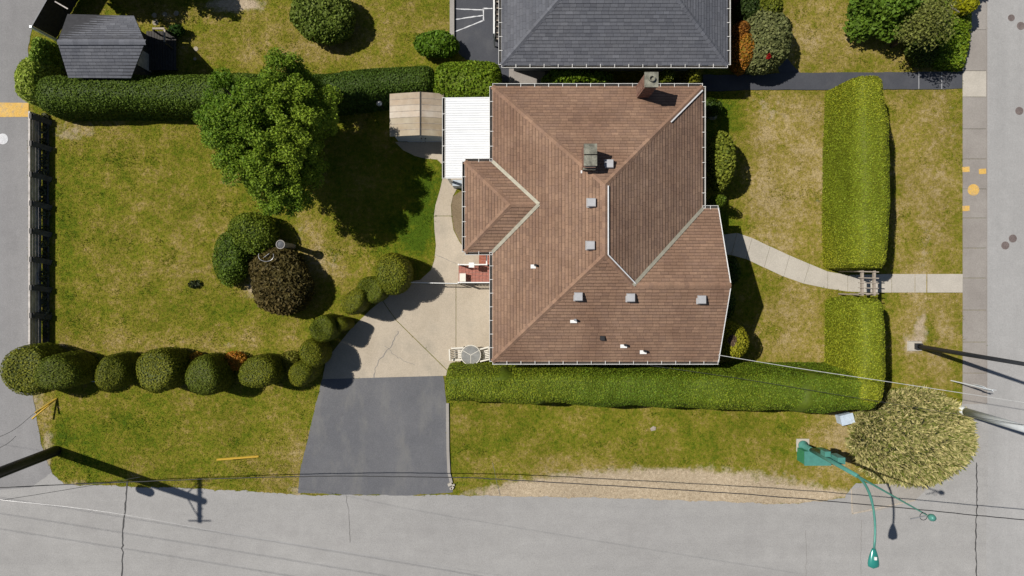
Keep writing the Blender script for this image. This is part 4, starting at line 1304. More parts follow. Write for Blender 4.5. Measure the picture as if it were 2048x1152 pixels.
# green signal pole
gp_ = pole_obj('signal_pole', 'green street light and signal pole with curved arm over the road', 'lamp post', 1605, 890)
o3 = origin(gp_)
L = lambda px, py, z: W(px, py, z)-o3
MB().box(-.32,.32,-.32,.32,-.02,.05).build('footing', M['sidewalk_pale'], gp_, local=True)
MB().lathe([(.24,.05),(.24,.12),(.14,.16),(.14,.9),(.11,1.0)], (0,0,0), 14).build('base', M['green_steel'], gp_, local=True, smooth=True)
MB().tube([(0,0,1.0),(0,0,3),(0,0,5.4)], [.11,.10,.085], 12).build('shaft', M['green_steel'], gp_, local=True, smooth=True)
MB().tube([(0,0,5.4),(0,0,8),(0,0,10.3)], [.05,.035,.025], 8).build('mast', M['green_steel'], gp_, local=True)
arm = []
head = L(1746,1112,7.45); r0 = np.array((0,0,5.2))
for i in range(15):
    t = i/14
    # rises steeply, then levels out towards the lamp
    h_ = (1-math.cos(t*math.pi/2)); zz = 5.2+(7.45-5.2)*math.sin(t*math.pi/2)**.9
    arm.append(tuple(np.array((head[0]*h_, head[1]*h_, zz))))
MB().tube(arm[:-1], [.055]*7+[.045]*7, 10).build('lamp_arm', M['green_steel'], gp_, local=True, smooth=True)
hd = np.array(head[:2]); hd_d = hd/np.linalg.norm(hd)
# lamp head: teardrop seen from above
V = []; F = []
hl = .80; nn_ = 9; ring = 12
ax = np.array((hd_d[0]*.15, -1.0)); ax /= np.linalg.norm(ax); sx_ = np.array((-ax[1], ax[0]))
base = np.array(arm[-2][:2])
for i in range(nn_+1):
    t = i/nn_; wdt = .075+.155*math.sin(min(1,t*1.25)*math.pi/2) if t < .8 else .23*math.sqrt(max(1-((t-.8)/.2)**2, .0))+.001
    cpt = base+ax*(t*hl)
    for k in range(ring):
        a = 2*math.pi*k/ring
        V.append((cpt[0]+sx_[0]*math.cos(a)*wdt, cpt[1]+sx_[1]*math.cos(a)*wdt, 7.42+math.sin(a)*wdt*.55))
for i in range(nn_):
    for k in range(ring): F.append((i*ring+k, i*ring+(k+1)%ring, (i+1)*ring+(k+1)%ring, (i+1)*ring+k))
F.append(tuple(range(ring))); 
lh = mesh_obj('lamp_head', V, F, M['green_lamp'], gp_, local=True, smooth=True)
MB().cbox((base[0]+ax[0]*.34, base[1]+ax[1]*.34, 7.56), .09, .12, .05).build('photocell', M['white'], lh, local=True)
# top ball with small antenna
MB().lathe([(.02,10.3),(.10,10.36),(.13,10.46),(.10,10.56),(.02,10.6)], (.02,0,0), 12).build('top_ball', M['green_steel'], gp_, local=True, smooth=True)
MB().bar((0,0,10.25),(-.62,-.12,10.25), .035, .02).build('antenna', M['pipe'], gp_, local=True)
rg = MB()
rg.tube([(-.12+.13*math.cos(k*math.pi/6), -.05+.13*math.sin(k*math.pi/6), 10.2) for k in range(13)], .012, 6, cap=False); rg.build('ring', M['pole_dark'], gp_, local=True)
# signal heads on the pole
for nm, (dx, dy), zz, sz in (('signal_head', (.30,.10), 3.0, (.34,.30,.80)), ('signal_head', (-.05,.26), 2.6, (.26,.24,.45))):
    sh_ = MB().box(dx-sz[0]/2,dx+sz[0]/2,dy-sz[1]/2,dy+sz[1]/2,zz-sz[2]/2,zz+sz[2]/2).build(nm, M['green_steel'], gp_, local=True)
    for k in range(3): MB().lathe([(.09,0),(.10,.0),(.10,.01),(.001,.01)], (dx,dy,zz+sz[2]/2+.001), 10).build('hood', M['green_steel'], sh_, local=True); break
    MB().bar((0,0,zz),(dx*.6,dy*.6,zz), .05, .05).build('bracket', M['green_steel'], sh_, local=True)
cb = empty('signal_cabinet', W(1626,912), 'green metal signal cabinet at the foot of the street light', 'cabinet')
x0, x1, y0, y1 = pbox(1610, 904, 1661, 930, .95)
MB().box(x0,x1,y0,y1,.02,.92).build('body', M['green_box'], cb)
MB().box(x0-.03,x1+.03,y0-.03,y1+.03,.921,.97).build('lid', M['green_steel'], cb)
MB().box(x0+.3,x0+.34,y0-.05,y0-.001,.4,.6).build('handle', M['dark'], cb)
o = MB().box(-.30,.30,-.22,.22,0,.55).box(-.33,.33,-.25,.25,.551,.60).build('utility_box', M['blue_box'], local=True); q = W(1693,838,.5); o.location = (q[0],q[1],0); o.rotation_euler=(0,0,.25)
tag(o, 'pale blue utility box between the hedge end and variegated bush', 'utility box')

# ------------------------------------------------------------------ wires
def wire(label, pts, rad, mat, n=40, wob=0.0, group='overhead wires along the street'):
    """pts: (px,py,z) control points in the photograph with their heights"""
    T = np.linspace(0, 1, len(pts)); t = np.linspace(0, 1, n)
    P = np.array([W(*p) for p in pts])
    # smooth interpolation (Catmull-Rom)
    out = []
    for tt in t:
        f = tt*(len(P)-1); i = min(int(f), len(P)-2); u = f-i
        p0, p1, p2, p3 = P[max(i-1,0)], P[i], P[i+1], P[min(i+2,len(P)-1)]
        out.append(.5*((2*p1)+(-p0+p2)*u+(2*p0-5*p1+4*p2-p3)*u*u+(-p0+3*p1-3*p2+p3)*u**3))
    out = np.array(out)
    if wob: out[:,1] += rng.normal(size=n)*wob; out[:,2] += rng.normal(size=n)*wob
    o = MB().tube(out, rad, 5).build('overhead_wire', mat)
    return tag(o, label, 'wire', group)
wire('long black cable above the street edge, crossing over the driveway', [(-120,982,4.6),(200,966,3.7),(600,953,2.9),(900,955,2.9),(1024,960,3.0),(1536,992,3.8),(2048,1040,4.6),(2200,1058,4.9)], .021, M['cable'], 160, .006)
wire('pale bare wire slanting across the lower left street', [(-1200,830,10.0),(-200,975,9.4),(200,1022,8.9),(512,1076,8.5),(1000,1151,8.1),(1500,1230,8.0)], .005, M['pipe'])
for i, (dy, r, lb) in enumerate(((160,.010,'first thin high wire cutting the lower left corner'),(205,.010,'second thin high wire near the lower left corner'),(250,.010,'outermost thin high wire, seen by its road shadow'))):
    wire(lb, [(-1300,820+dy,10.6),(-500,943+dy,10.5),(300,1066+dy,10.2),(800,1145+dy,10.0),(1800,1300+dy,10.0)], r, M['pipe'])
wire('pale service wire from the brown roof corner to the side street', [(1436,710,3.4),(1600,737,4.2),(1780,764,5.0),(2048,805,6.0),(2150,820,6.4)], .013, M['alu'], group='service wires at the house corner')
wire('dark service wire above the long clipped hedge', [(1300,731,3.2),(1480,757,3.8),(1740,800,4.6),(2048,850,5.6)], .010, M['cable'], group='service wires at the house corner')
wire('guy wire running down to the grass at the yellow guards', [(-160,905,4.5),(0,873,2.4),(70,826,.95),(112,797,.02)], .010, M['cable'], group='guy wires')
wire('short dark cable end over the lane', [(-40,912,6.4),(10,890,6.2),(32,872,6.0)], .010, M['cable'], group='guy wires')
wire('thin dark cable slanting over the lower left road corner', [(-60,1010,7.2),(68,990,6.8),(200,968,6.2),(280,954,5.8)], .010, M['cable'], group='guy wires')
gg = empty('guy_guard', W(113,797), 'two yellow guy wire guards meeting at the lane edge', 'guy guard')
a0 = W(113,797,.03)
for q in (W(64,838,.8), W(70,826,.9)):
    MB().tube([a0, q], .045, 6).build('guard', M['yellow'], gg)
gg2 = empty('guy_guard', W(515,914), 'single yellow guy wire guard standing in the grass by the street', 'guy guard')
a0 = W(517,913,.02); q = W(433,919.5,.8)
MB().tube([a0, (a0+q)/2, q], .055, 6).build('guard', M['yellow'], gg2)
for i, (px, py) in enumerate(((20,892),(77,953),(105,953))):
    pass

# ------------------------------------------------------------------ hedges
YG, YG2 = (.190,.245,.015), (.345,.335,.022)
HK = dict(dens=640, size=.042, n_exp=4.3, lump=.075, depth=.035, shrink=.02, mixscale=.5, tilt=.42, var=.34)
hedge('hedge', 'tall bright clipped hedge between front lawn and sidewalk, north of the arbor', [(1683,176),(1684,250),(1685,400),(1682,543)], [1.7,2.0,2.1,1.9], [2.95,3.2,3.25,3.15], YG, YG2, 101, end=.8, taper=.92, **HK)
hedge('hedge', 'tall bright clipped hedge south of the arbor, joining the long street hedge', [(1681,592),(1682,650),(1682,720),(1678,792)], [1.6,1.7,1.7,1.7], [3.0,3.15,3.2,3.2], YG, YG2, 102, end=.75, taper=.93, **HK)
hedge('hedge', 'long bright clipped hedge between the brown roof and street lawn', [(894,757),(1000,758),(1200,761),(1400,764),(1560,767),(1698,766)], [1.7,1.85,1.95,2.0,2.15,2.1], [2.9,2.95,3.0,3.05,3.1,3.1], (.108,.178,.011), (.250,.268,.016), 103, nu=110, end=.8, taper=.92, mixbias=-.08, **HK)
hedge('hedge', 'long dark green clipped hedge behind the back lawn', [(114,204),(300,201),(450,203),(640,200),(760,188),(880,176)], [1.95,2.0,2.05,2.0,1.8,1.6], [2.1,2.2,2.25,2.2,2.2,2.3], (.052,.096,.009), (.112,.165,.013), 104, dens=420, size=.055, nu=110, end=.8, n_exp=3.0, taper=.95, lump=.06, depth=.05, shrink=.02, mixscale=.5, tilt=.6)
hedge('hedge', 'light green laurel hedge end at the lane corner beside the yellow hump', [(110,130),(100,170),(104,216)], [1.3,1.75,1.75], [1.9,2.15,2.2], (.27,.37,.035), (.44,.50,.10), 105, dens=330, size=.085, nu=40, end=.6, n_exp=2.6, lump=.12, depth=.10, mat='leaf', tilt=.8)
hedge('hedge', 'narrow green hedge strip along the lane beside the grey garden house', [(119,92),(113,120),(109,150)], [.75,.8,.9], [1.8,1.8,1.9], (.18,.30,.028), (.32,.42,.07), 106, dens=260, size=.085, nu=30, end=.4, n_exp=2.6, lump=.10, depth=.10, mat='leaf', tilt=.8)
hedge('hedge', 'round ended yellow green hedge between white cover and neighbour drive', [(872,180),(935,186),(1003,191)], [2.1,2.5,2.2], [2.3,2.5,2.45], (.15,.235,.013), (.29,.32,.016), 107, dens=300, size=.075, nu=50, end=.7, n_exp=3.4, lump=.12, depth=.10, mat='leaf', tilt=.8)

# ------------------------------------------------------------------ clipped topiary row
def topiary_proto(name, base, alt, seed):
    r = np.random.default_rng(seed)
    e = empty(name, (0,0,0))
    V, F = blob_surface(1, 1, 1.0, seed, .04, 5.4, .52, nu=36, nv=40, lumpscale=1.8)
    # clipped by hand: leaning a little, flatter on one side, uneven top
    lx, ly = r.uniform(-.09,.09,2)
    V[:,0] += V[:,2]*lx; V[:,1] += V[:,2]*ly
    ang = np.arctan2(V[:,1], V[:,0]); k = 1+.05*np.cos(2*ang+r.uniform(0,6))+.03*np.cos(3*ang+r.uniform(0,6))
    V[:,0] *= k; V[:,1] *= k
    V[:,2] *= 1+.06*np.sin(V[:,0]*2.2+r.uniform(0,6))
    V = V*np.array((.85,.85,2.1))
    foliage(e, V, F, 640, .040, base, alt, seed, tilt=.34, depth=.04, shrink=.02, mixscale=1.2, var=.34, stick=.02)
    return e
def copy_tree(o, parent=None):
    c = o.copy(); col.objects.link(c); c.parent = parent
    for ch in o.children: copy_tree(ch, c)
    return c
DK, DK2 = (.088,.120,.009), (.170,.175,.012)
YL, YL2 = (.105,.138,.009), (.205,.198,.012)
protos = {0: [topiary_proto('topiary', DK, DK2, q) for q in (201, 203, 205)], 1: [topiary_proto('topiary', YL, YL2, q) for q in (202, 204, 206)]}
used = {0: 0, 1: 0}
TOP = [ # px, py of the top, radius px at the top, height, proto, label
 (42,742,46,2.3,0,'dark topiary bush at the lane edge, first of the row'),
 (104,746,38,2.3,0,'dark topiary bush pressed against the first one at the lane edge'),
 (216,745,31,2.0,0,'pointed small dark topiary bush, third from the lane'),
 (307,745,41,2.2,0,'broad dark topiary bush, fourth from the lane'),
 (402,756,36,2.1,0,'dark topiary bush between two orange flowering shrubs'),
 (511,748,35,2.1,0,'dark topiary bush, last of the straight row before it turns'),
 (600,748,21,2.3,1,'small yellow green topiary at the driveway corner of the row'),
 (620,706,21,2.3,1,'yellow green topiary, second from the driveway corner'),
 (644,658,22,2.3,1,'yellow green topiary, third from the driveway corner, beside a small one'),
 (681,649,12,1.9,1,'smallest ragged topiary in the slanting row'),
 (705,604,21,2.3,1,'yellow green topiary just above the gap in the slanting row'),
 (740,578,23,2.4,1,'yellow green topiary touching the big double one'),
 (783,548,31,2.6,1,'biggest yellow green topiary at the house end of the row')]
for i, (px, py, rp2, h, pr, lb) in enumerate(TOP):
    src = protos[pr][used[pr] % 3]
    e = src if used[pr] < 3 else copy_tree(src)
    used[pr] += 1
    h = 2.35 if pr == 1 else h+.25
    if lb.startswith('smallest'): h = 1.6
    zt2 = h*.95
    p = W(px, py, zt2)
    rr = rp2*(1-zt2/H)/PPM/(.80 if pr == 1 else .95)
    e.location = (p[0], p[1], 0)
    jx = 1+.12*math.sin(i*2.3)
    e.scale = (rr/.85*jx, rr/.85/jx, h/2.1)
    e.rotation_euler = (0, 0, (i//3)*1.9)
    tag(e, lb, 'topiary', 'clipped topiary row by the back lawn')
OR, OR2 = (.42,.19,.02), (.30,.22,.03)
bush('flowering_shrub', 'orange leaved low shrub between the fourth and fifth topiary', 'shrub', 393,718, .34,.30,.7, OR, OR2, 211, 300, .06, 'low shrubs in the topiary row', mat='leaf', tilt=.9)
bush('flowering_shrub', 'yellow orange low shrub between the fifth and sixth topiary', 'shrub', 474,722, .55,.45,.8, (.40,.24,.02), (.42,.14,.02), 212, 300, .06, 'low shrubs in the topiary row', mat='leaf', tilt=.9)
bush('flowering_shrub', 'yellow variegated low shrub behind the driveway corner topiary', 'shrub', 582,726, .5,.5,.9, (.32,.29,.04), (.16,.17,.02), 213, 300, .06, 'low shrubs in the topiary row', mat='leaf', tilt=.9)
bush('flowering_shrub', 'tiny orange shrub between the third and fourth topiary', 'shrub', 274,716, .2,.18,.5, OR, OR2, 214, 300, .06, 'low shrubs in the topiary row', mat='leaf', tilt=.9)
o = MB().bar((0,0,.1),(1.3,.03,.1), .04, .03).build('bed_edging', M['pipe'], local=True); o.location = W(160,763); o['kind'] = 'structure'

# ------------------------------------------------------------------ big garden tree
def tree(name, label, px, py, zc, R, zr_, nclump, per, size, base, alt, seed, trunk_r=.16, group=None, cl=.75, squash=1.0, shift=(0,0), ray=.72):
    r = np.random.default_rng(seed)
    p = W(px, py, zc)
    e = empty(name, (p[0], p[1], 0), label, 'tree', group)
    tr = MB()
    top = zc+zr_*.5
    tr.tube([(0,0,0),(.03,.02,zc*.3),(-.04,.05,zc*.7),(.02,0,top)], [trunk_r*1.3,trunk_r,trunk_r*.7,trunk_r*.2], 10)
    cs = []
    while len(cs) < nclump:
        d = r.normal(size=3); d /= np.linalg.norm(d)
        rad = r.random()**(.38)
        c = np.array((d[0]*R*rad, d[1]*R*rad*squash, zc+d[2]*zr_*rad))
        ang = math.atan2(c[1], c[0])
        lim = .80+.20*math.sin(ang*3+seed)+.12*math.sin(ang*7+seed*2)
        if math.hypot(c[0], c[1]/squash) > R*lim or c[2] < .7: continue
        cs.append(c)
    P = []; N = []
    for i, c in enumerate(cs):
        rc = cl*(.6+.7*r.random())
        k = int(per*(rc/cl)**2)
        d = r.normal(size=(k,3)); d /= np.linalg.norm(d,axis=1)[:,None]
        rr = r.random(k)**.45
        P.append(c+d*(rr*rc)[:,None]*np.array((1,1,ray))); N.append(d*.6+np.array((0,0,.6)))
    for i in range(0, len(cs), 3):
        c = cs[i]; b0 = np.array((0,0,zc*(.35+.4*r.random())))
        m = (b0+c)/2+np.array((0,0,.25)); tr.tube([b0, m, c], [trunk_r*.4, trunk_r*.22, .015], 6)
    tr.build('trunk', M['bark'], e, local=True, smooth=True)
    P = np.concatenate(P); N = np.concatenate(N)
    keep = P[:,2] > .4
    P, N = P[keep], N[keep]
    LV, LF = leaves(P, N, size, .8, r, 1.5)
    cc = colours(P, base, alt, r, .35, .9, seed)
    mesh_obj('crown', LV, LF, M['leaf'], e, colr=np.repeat(cc, 4, axis=0), local=True)
    return e
tree('maple_tree', 'large bright green leafy tree in the back garden', 543, 266, 4.6, 3.08, 2.4, 620, 370, .062, (.095,.185,.011), (.245,.33,.026), 301, .17, cl=.38, squash=1.16)
# shrubs below it
bush('evergreen_shrub', 'dark green rounded evergreen shrub under the big tree edge', 'shrub', 508,468, 1.15,1.05,1.9, (.075,.125,.010), (.165,.205,.014), 311, 380, .06, 'evergreen shrubs by the big tree', lump=.10, tilt=.8, depth=.12)
bush('evergreen_shrub', 'dark green sprawling evergreen shrub left of the brown bush', 'shrub', 465,515, .90,1.40,1.5, (.068,.12,.010), (.135,.195,.014), 312, 380, .06, 'evergreen shrubs by the big tree', lump=.12, tilt=.8, depth=.12, rot=-.2)
bush('brown_shrub', 'large brown leaved bush in the back lawn', 'shrub', 562,562, 1.45,1.62,1.9, (.095,.078,.022), (.165,.118,.040), 313, 300, .085, None, lump=.14, tilt=1.0, depth=.16, mat='leaf', aspect=2.4, rot=.2, stick=.08)
o = empty('chimney_pot', W(562,489,1.9)*np.array((1,1,0)), 'round concrete pot on a post beside the brown bush', 'planter')
MB().tube([(0,0,0),(0,0,1.69)], .13, 12).build('stand', M['apron'], o, local=True)
MB().lathe([(.14,1.7),(.19,1.75),(.215,2.0),(.18,2.0),(.165,1.9),(.001,1.9)], (0,0,0), 18).build('pot', M['apron'], o, local=True, smooth=False)
MB().lathe([(.158,1.905),(.158,1.96),(.001,1.965)], (0,0,0), 16).build('soil', M['pole_dark'], o, local=True)
o = empty('wire_hoop', W(533,511,1.85)*np.array((1,1,0)), 'pale curved wire hoop lying on the brown bush top', 'hoop')
b = MB(); b.tube([(.36*math.cos(a), .28*math.sin(a), 1.92+.04*math.sin(a*2)) for a in np.linspace(math.pi*.9, math.pi*2.1, 18)], .014, 6); b.tube([(-.1,-.1,1.95),(.15,.1,1.9)], .012, 6); b.build('wire', M['pipe'], o, local=True)
bush('weed_clump', 'small dark weed clump in the middle of the back lawn', 'weed', 390,568, .34,.22,.22, (.022,.035,.008), (.05,.06,.015), 315, 300, .07, None, lump=.06, tilt=1.0, mat='leaf')

# variegated spiky bush at the street corner
def spiky(name, label, px, py, rx, ry, h, n, seed):
    r = np.random.default_rng(seed)
    p = W(px, py, h*.6); e = empty(name, (p[0],p[1],0), label, 'shrub')
    V, F = blob_surface(rx, ry, h, seed, .13, 2.2, .42, lumpscale=3.2)
    P, N = tri_sample(V, F, n, r)
    fl = ((P-V.mean(0))*N).sum(1) < 0; N[fl] *= -1
    d = N*.75+r.normal(size=(n,3))*.5; d[:,2] += .25; d /= np.linalg.norm(d,axis=1)[:,None]
    s = np.cross(d, r.normal(size=(n,3))); s /= np.linalg.norm(s,axis=1)[:,None]
    Ln = (.14+.30*r.random(n)**1.5)[:,None]; wd = (.024+.026*r.random(n))[:,None]
    P = P-N*(r.random(n)**1.5*.22)[:,None]
    VV = np.stack([P-s*wd*.7, P+d*Ln*.55-s*wd, P+d*Ln, P+d*Ln*.55+s*wd],1).reshape(-1,3)
    VV[:,2] = np.maximum(VV[:,2], .01)
    a = np.array((.17,.21,.03)); b2 = np.array((.70,.61,.28))
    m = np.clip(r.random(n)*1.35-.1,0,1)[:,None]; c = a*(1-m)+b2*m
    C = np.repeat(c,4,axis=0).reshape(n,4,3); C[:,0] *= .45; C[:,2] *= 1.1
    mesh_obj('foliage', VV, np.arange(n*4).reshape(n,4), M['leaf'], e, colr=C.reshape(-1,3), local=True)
    ctr = V.mean(0); mesh_obj('branches', ctr+(V-ctr)*.86, F, M['core'], e, local=True, smooth=True)  # solid core painted near-black for the shade deep between the blades
    return e
spiky('variegated_shrub', 'large cream and green variegated bush at the street corner', 1828, 876, 2.98, 2.28, 1.35, 26000, 320)

# front garden
bush('shrub', 'tall oval yellow green shrub in front of the east wall', 'shrub', 1441,322, .56,1.36,2.5, (.10,.15,.014), (.24,.26,.03), 331, 260, .09, 'shrubs along the east wall', lump=.10, tilt=.9, depth=.12, mat='leaf')
bush('shrub', 'tiny bright round shrub beside the white gutter corner', 'shrub', 1433,404, .26,.32,2.5, (.07,.12,.008), (.12,.16,.01), 332, 380, .05, 'shrubs along the east wall', lump=.03)
bush('shrub', 'oval clipped shrub with a dead brown centre by the gable corner', 'shrub', 1462,680, .66,.82,2.5, (.17,.19,.010), (.29,.27,.015), 333, 420, .055, 'shrubs along the east wall', lump=.04, n_exp=2.9)
p = W(1466,682,2.50)
bv, bf = blob_surface(.20,.26,.10,9,.05,2.2,.5)
rr_ = np.random.default_rng(77); e = empty('dead_patch', (p[0],p[1],2.44), 'dead brown twig patch on top of the oval clipped shrub', 'dead foliage')
P_, N_ = tri_sample(bv, bf, 500, rr_); LV, LF = leaves(P_, N_, .06, 1.2, rr_, 2.6); 
mesh_obj('twigs', LV, LF, M['leaf'], e, colr=np.repeat(colours(P_, (.05,.03,.015), (.32,.22,.15), rr_, .4, 3), 4, axis=0), local=True)
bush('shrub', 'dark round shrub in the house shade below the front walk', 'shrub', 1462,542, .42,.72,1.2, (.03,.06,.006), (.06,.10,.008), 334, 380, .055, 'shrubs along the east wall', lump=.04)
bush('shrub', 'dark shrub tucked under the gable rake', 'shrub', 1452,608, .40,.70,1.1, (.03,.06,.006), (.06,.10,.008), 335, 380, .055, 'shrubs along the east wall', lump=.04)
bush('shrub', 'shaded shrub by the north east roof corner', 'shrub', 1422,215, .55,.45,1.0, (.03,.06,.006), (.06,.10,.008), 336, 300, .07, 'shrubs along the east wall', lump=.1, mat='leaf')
o = MB().lathe([(.001,0),(.22,0),(.26,.10),(.16,.22),(.001,.25)], (0,0,0), 9).build('rock', M['stone_cap'], local=True); o.location = W(1424,231); tag(o, 'pale rock in the bed by the north east roof corner', 'rock')
# side yard between the houses
bush('shrub', 'leafy green shrub row between the two houses under the brown eave', 'shrub', 1152,161, 1.7,.45,2.2, (.09,.17,.010), (.18,.26,.016), 341, 240, .10, 'shrubs between the houses', lump=.14, mat='leaf', tilt=.9)
bush('shrub', 'yellow green shrub right of the brick chimney', 'shrub', 1330,158, .40,.36,2.5, (.09,.125,.008), (.17,.18,.012), 342, 260, .07, 'shrubs between the houses', lump=.14, tilt=.9)
bush('shrub', 'small bright conifer under the brown roof corner', 'shrub', 1380,160, .34,.40,2.5, (.10,.135,.008), (.19,.19,.015), 343, 260, .07, 'shrubs between the houses', lump=.14, tilt=.9)
# neighbour's garden, north east
bush('rhododendron', 'large grey green rounded shrub beside the grey roof', 'shrub', 1528,84, 1.28,1.55,2.2, (.12,.145,.045), (.21,.22,.08), 351, 260, .095, 'neighbour front garden shrubs', lump=.12, mat='leaf', tilt=.8, depth=.14)
bush('flowering_shrub', 'yellow orange low shrub between grey roof and round shrub', 'shrub', 1484,105, .42,.95,2.0, (.30,.22,.015), (.38,.15,.02), 352, 260, .07, 'neighbour front garden shrubs', lump=.1, mat='leaf', tilt=.9)
bush('flowering_shrub', 'rust red low shrub above the yellow one by the grey roof', 'shrub', 1479,66, .34,.42,2.1, (.22,.07,.015), (.30,.13,.02), 353, 260, .07, 'neighbour front garden shrubs', lump=.1, mat='leaf', tilt=.9)
bush('shrub', 'bright yellow green shrub behind the large round one', 'shrub', 1530,22, .62,.65,1.9, (.11,.145,.012), (.19,.20,.02), 354, 240, .09, 'neighbour front garden shrubs', lump=.12, mat='leaf', tilt=.9)
bush('shrub', 'dark leafy shrub beside the grey roof at the top edge', 'shrub', 1492,20, .62,.75,1.8, (.025,.05,.008), (.07,.10,.02), 355, 260, .09, 'neighbour front garden shrubs', lump=.14, mat='leaf', tilt=.9)
bush('shrub', 'dark purple shrub at the top edge by the grey roof', 'shrub', 1475,2, .40,.40,1.6, (.06,.018,.018), (.10,.03,.03), 356, 260, .08, 'neighbour front garden shrubs', lump=.1, mat='leaf', tilt=.9)
p = W(1537,112,2.1); e = empty('red_flower', (p[0],p[1],1.98), 'single bright red flower head on the large grey green shrub', 'flower')
bv, bf = blob_surface(.13,.13,.16,3,.02,2,.5); P_, N_ = tri_sample(bv, bf, 120, rr_); LV, LF = leaves(P_, N_, .07, .6, rr_, 1.3)
mesh_obj('petals', LV, LF, M['leaf'], e, colr=np.repeat(colours(P_, (.42,.012,.012), (.30,.008,.01), rr_, .2, 3), 4, axis=0), local=True)
tree('leafy_tree', 'dense dark green leafy tree at the top edge of the neighbour lawn', 1775, 0, 1.6, 1.85, 1.3, 70, 320, .13, (.055,.13,.010), (.12,.20,.018), 361, .10, group='neighbour corner planting', cl=.55)
tree('birch_tree', 'thin airy tree with pale branches above the corner hedge', 1862, 45, 3.2, 1.25, 1.0, 40, 110, .075, (.11,.15,.02), (.20,.215,.05), 362, .08, group='neighbour corner planting', cl=.5)
hedge('hedge', 'bright corner hedge beside the sidewalk above the dark steps', [(1885,-20),(1888,60),(1888,100),(1880,142)], [1.5,1.7,1.7,2.0], [1.1,1.1,1.0,.9], (.12,.21,.012), (.23,.29,.016), 363, dens=260, size=.085, nu=40, end=.5, lump=.10, depth=.10, mat='leaf', tilt=.9)
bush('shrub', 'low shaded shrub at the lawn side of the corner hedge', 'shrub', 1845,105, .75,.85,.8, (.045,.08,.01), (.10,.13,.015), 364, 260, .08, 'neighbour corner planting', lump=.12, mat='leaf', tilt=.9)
bush('shrub', 'vivid yellow rounded shrub at the sidewalk by the top edge', 'shrub', 1931,4, .50,.55,2.0, (.30,.31,.006), (.36,.34,.012), 365, 300, .08, 'neighbour corner planting', lump=.08, mat='leaf', tilt=.8, zc=.75)
tree('street_tree', 'small tree beyond the top edge whose shadow falls on the sidewalk', 1946, -62, 2.3, .62, .6, 12, 220, .09, (.04,.08,.008), (.08,.12,.012), 366, .05, group='neighbour corner planting', cl=.32)
# driftwood style pale branches
dw = empty('pale_branch', W(1880,18), 'pale bare branches lying across the corner planting', 'branch')
for pts in (((1840,25,1.9),(1862,20,2.3),(1885,14,2.5)),((1885,14,2.5),(1895,22,2.3),(1893,42,2.0)),((1898,5,2.4),(1905,16,2.4),(1918,24,2.1))):
    MB().tube([W(*q) for q in pts], [.03,.045,.03], 6).build('limb', M['wood_pale'], dw)
MB().tube([W(1885,14,0), W(1885,14,2.5)], .05, 7).build('stem', M['wood_pale'], dw)
# neighbour's back garden, north
bush('shrub', 'large rounded light green shrub on the neighbour back lawn', 'shrub', 648,32, 1.55,1.40,1.9, (.11,.165,.017), (.215,.26,.05), 371, 260, .10, 'neighbour back garden shrubs', lump=.13, mat='leaf', tilt=.85, depth=.14, rot=-.4)
bush('shrub', 'bright leafy shrub between the dark hedge and neighbour drive', 'shrub', 870,92, 1.2,.72,1.5, (.10,.19,.012), (.19,.27,.022), 372, 240, .11, 'neighbour back garden shrubs', lump=.14, mat='leaf', tilt=.9)
bush('shrub', 'small dark leafy shrub at the corner of the timber deck', 'shrub', 354,62, .50,.36,.9, (.03,.075,.010), (.075,.13,.02), 373, 260, .09, 'neighbour back garden shrubs', lump=.1, mat='leaf', tilt=.9)
tree('shade_tree', 'tree beyond the top left edge that shades the garden house corner', 150, -118, 3.0, 2.2, 1.6, 60, 300, .14, (.03,.07,.008), (.07,.12,.012), 374, .14, group='neighbour back garden shrubs', cl=.65)
tree('shade_tree', 'small tree beyond the top edge shading the stepping stones', 300, -82, 2.6, 1.2, 1.1, 30, 260, .12, (.03,.07,.008), (.07,.12,.012), 375, .09, group='neighbour back garden shrubs', cl=.5)
# weeds along the fence foot
wr = np.random.default_rng(5)
for i in range(16):
    yy = 232+i*28.5+wr.uniform(-6,6)
    bush('weed_clump', 'small pale weed at the foot of the low board fence', 'weed', 88+wr.uniform(-2,3), yy, .12+.1*wr.random(), .2+.2*wr.random(), .25+.2*wr.random(), (.06,.075,.03), (.20,.20,.13), 400+i, 260, .07, 'weeds along the board fence', lump=.06, mat='leaf', tilt=1.1)
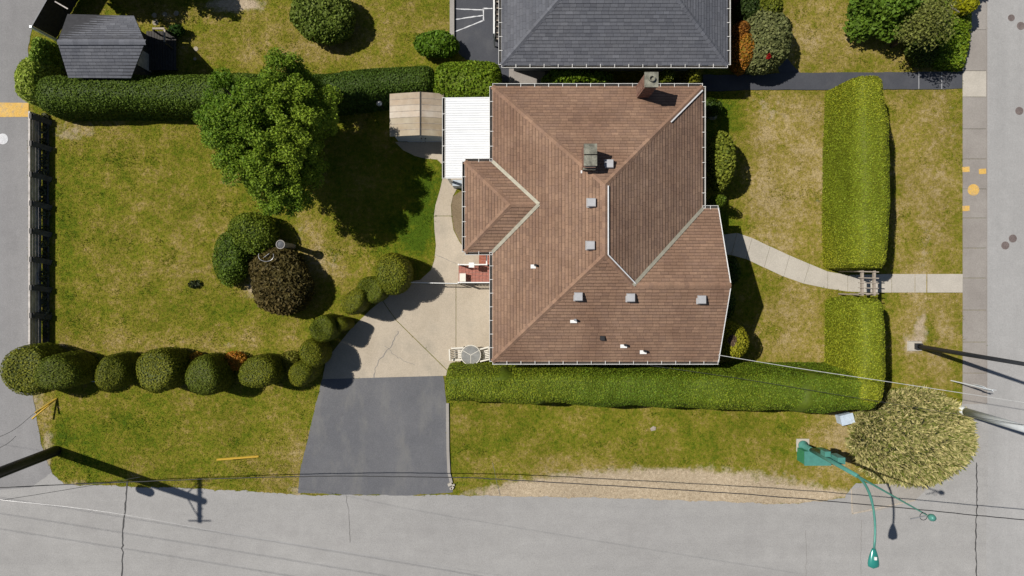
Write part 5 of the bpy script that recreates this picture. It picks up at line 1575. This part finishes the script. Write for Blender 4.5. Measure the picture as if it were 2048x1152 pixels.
# fallen litter speck on the verge
o = MB().add([(0,0,.02),(.22,.05,.05),(.25,.2,.03),(.1,.26,.06),(-.05,.14,.04)], [(0,1,2,3,4)]).build('paper_scrap', M['wood_pale'], local=True); o.location = W(1302,862); tag(o, 'crumpled pale scrap lying on the street lawn', 'litter')

# ------------------------------------------------------------------ grass blades over the lawns
def grass():
    r = np.random.default_rng(900)
    n = 420000
    X = r.uniform(-26.5, 27, n); Y = r.uniform(-12, 15.2, n)
    ok = np.ones(n, bool)
    for pl in PAVED:
        a = np.array(pl)
        bb = (X > a[:,0].min()) & (X < a[:,0].max()) & (Y > a[:,1].min()) & (Y < a[:,1].max()) & ok
        idx = np.nonzero(bb)[0]
        if len(idx): ok[idx[inpoly(X[idx], Y[idx], pl)]] = False
    ok &= ~((X > hx0+.7) & (X < hx1-.7) & (Y > hy0+.7) & (Y < hy1-.7))
    ok &= ~((X > nx0+.7) & (X < nx1-.7) & (Y > ny0+.7))
    d, s = fields(X, Y)
    ok &= r.random(n) > np.clip((s-.3)*1.4, 0, .97)
    X, Y, d, s = X[ok], Y[ok], d[ok], s[ok]; n = len(X)
    a = r.uniform(0, 6.283, n); h = r.uniform(.012, .05, n); ln = r.uniform(.04, .10, n); w = r.uniform(.012, .026, n)
    tall = (sn(np.stack([X,Y,X*0],1), 5.0, 77) > .75) & (r.random(n) < .5)
    h[tall] *= 2.2; ln[tall] *= 1.3; d = d-.22*tall
    dx, dy = np.cos(a), np.sin(a)
    V = np.zeros((n,3,3))
    V[:,0,0] = X-dy*w; V[:,0,1] = Y+dx*w
    V[:,1,0] = X+dy*w; V[:,1,1] = Y-dx*w
    V[:,2,0] = X+dx*ln; V[:,2,1] = Y+dy*ln; V[:,2,2] = h
    o = mesh_obj('grass', V.reshape(-1,3), np.arange(n*3).reshape(n,3), M['grass'],
                 attrs={'dry': np.repeat(d+r.normal(size=n)*.10, 3), 'dirt': np.repeat(s, 3)})
    tag(o, 'short patchy lawn grass round the house', 'grass', None, 'stuff')
grass()
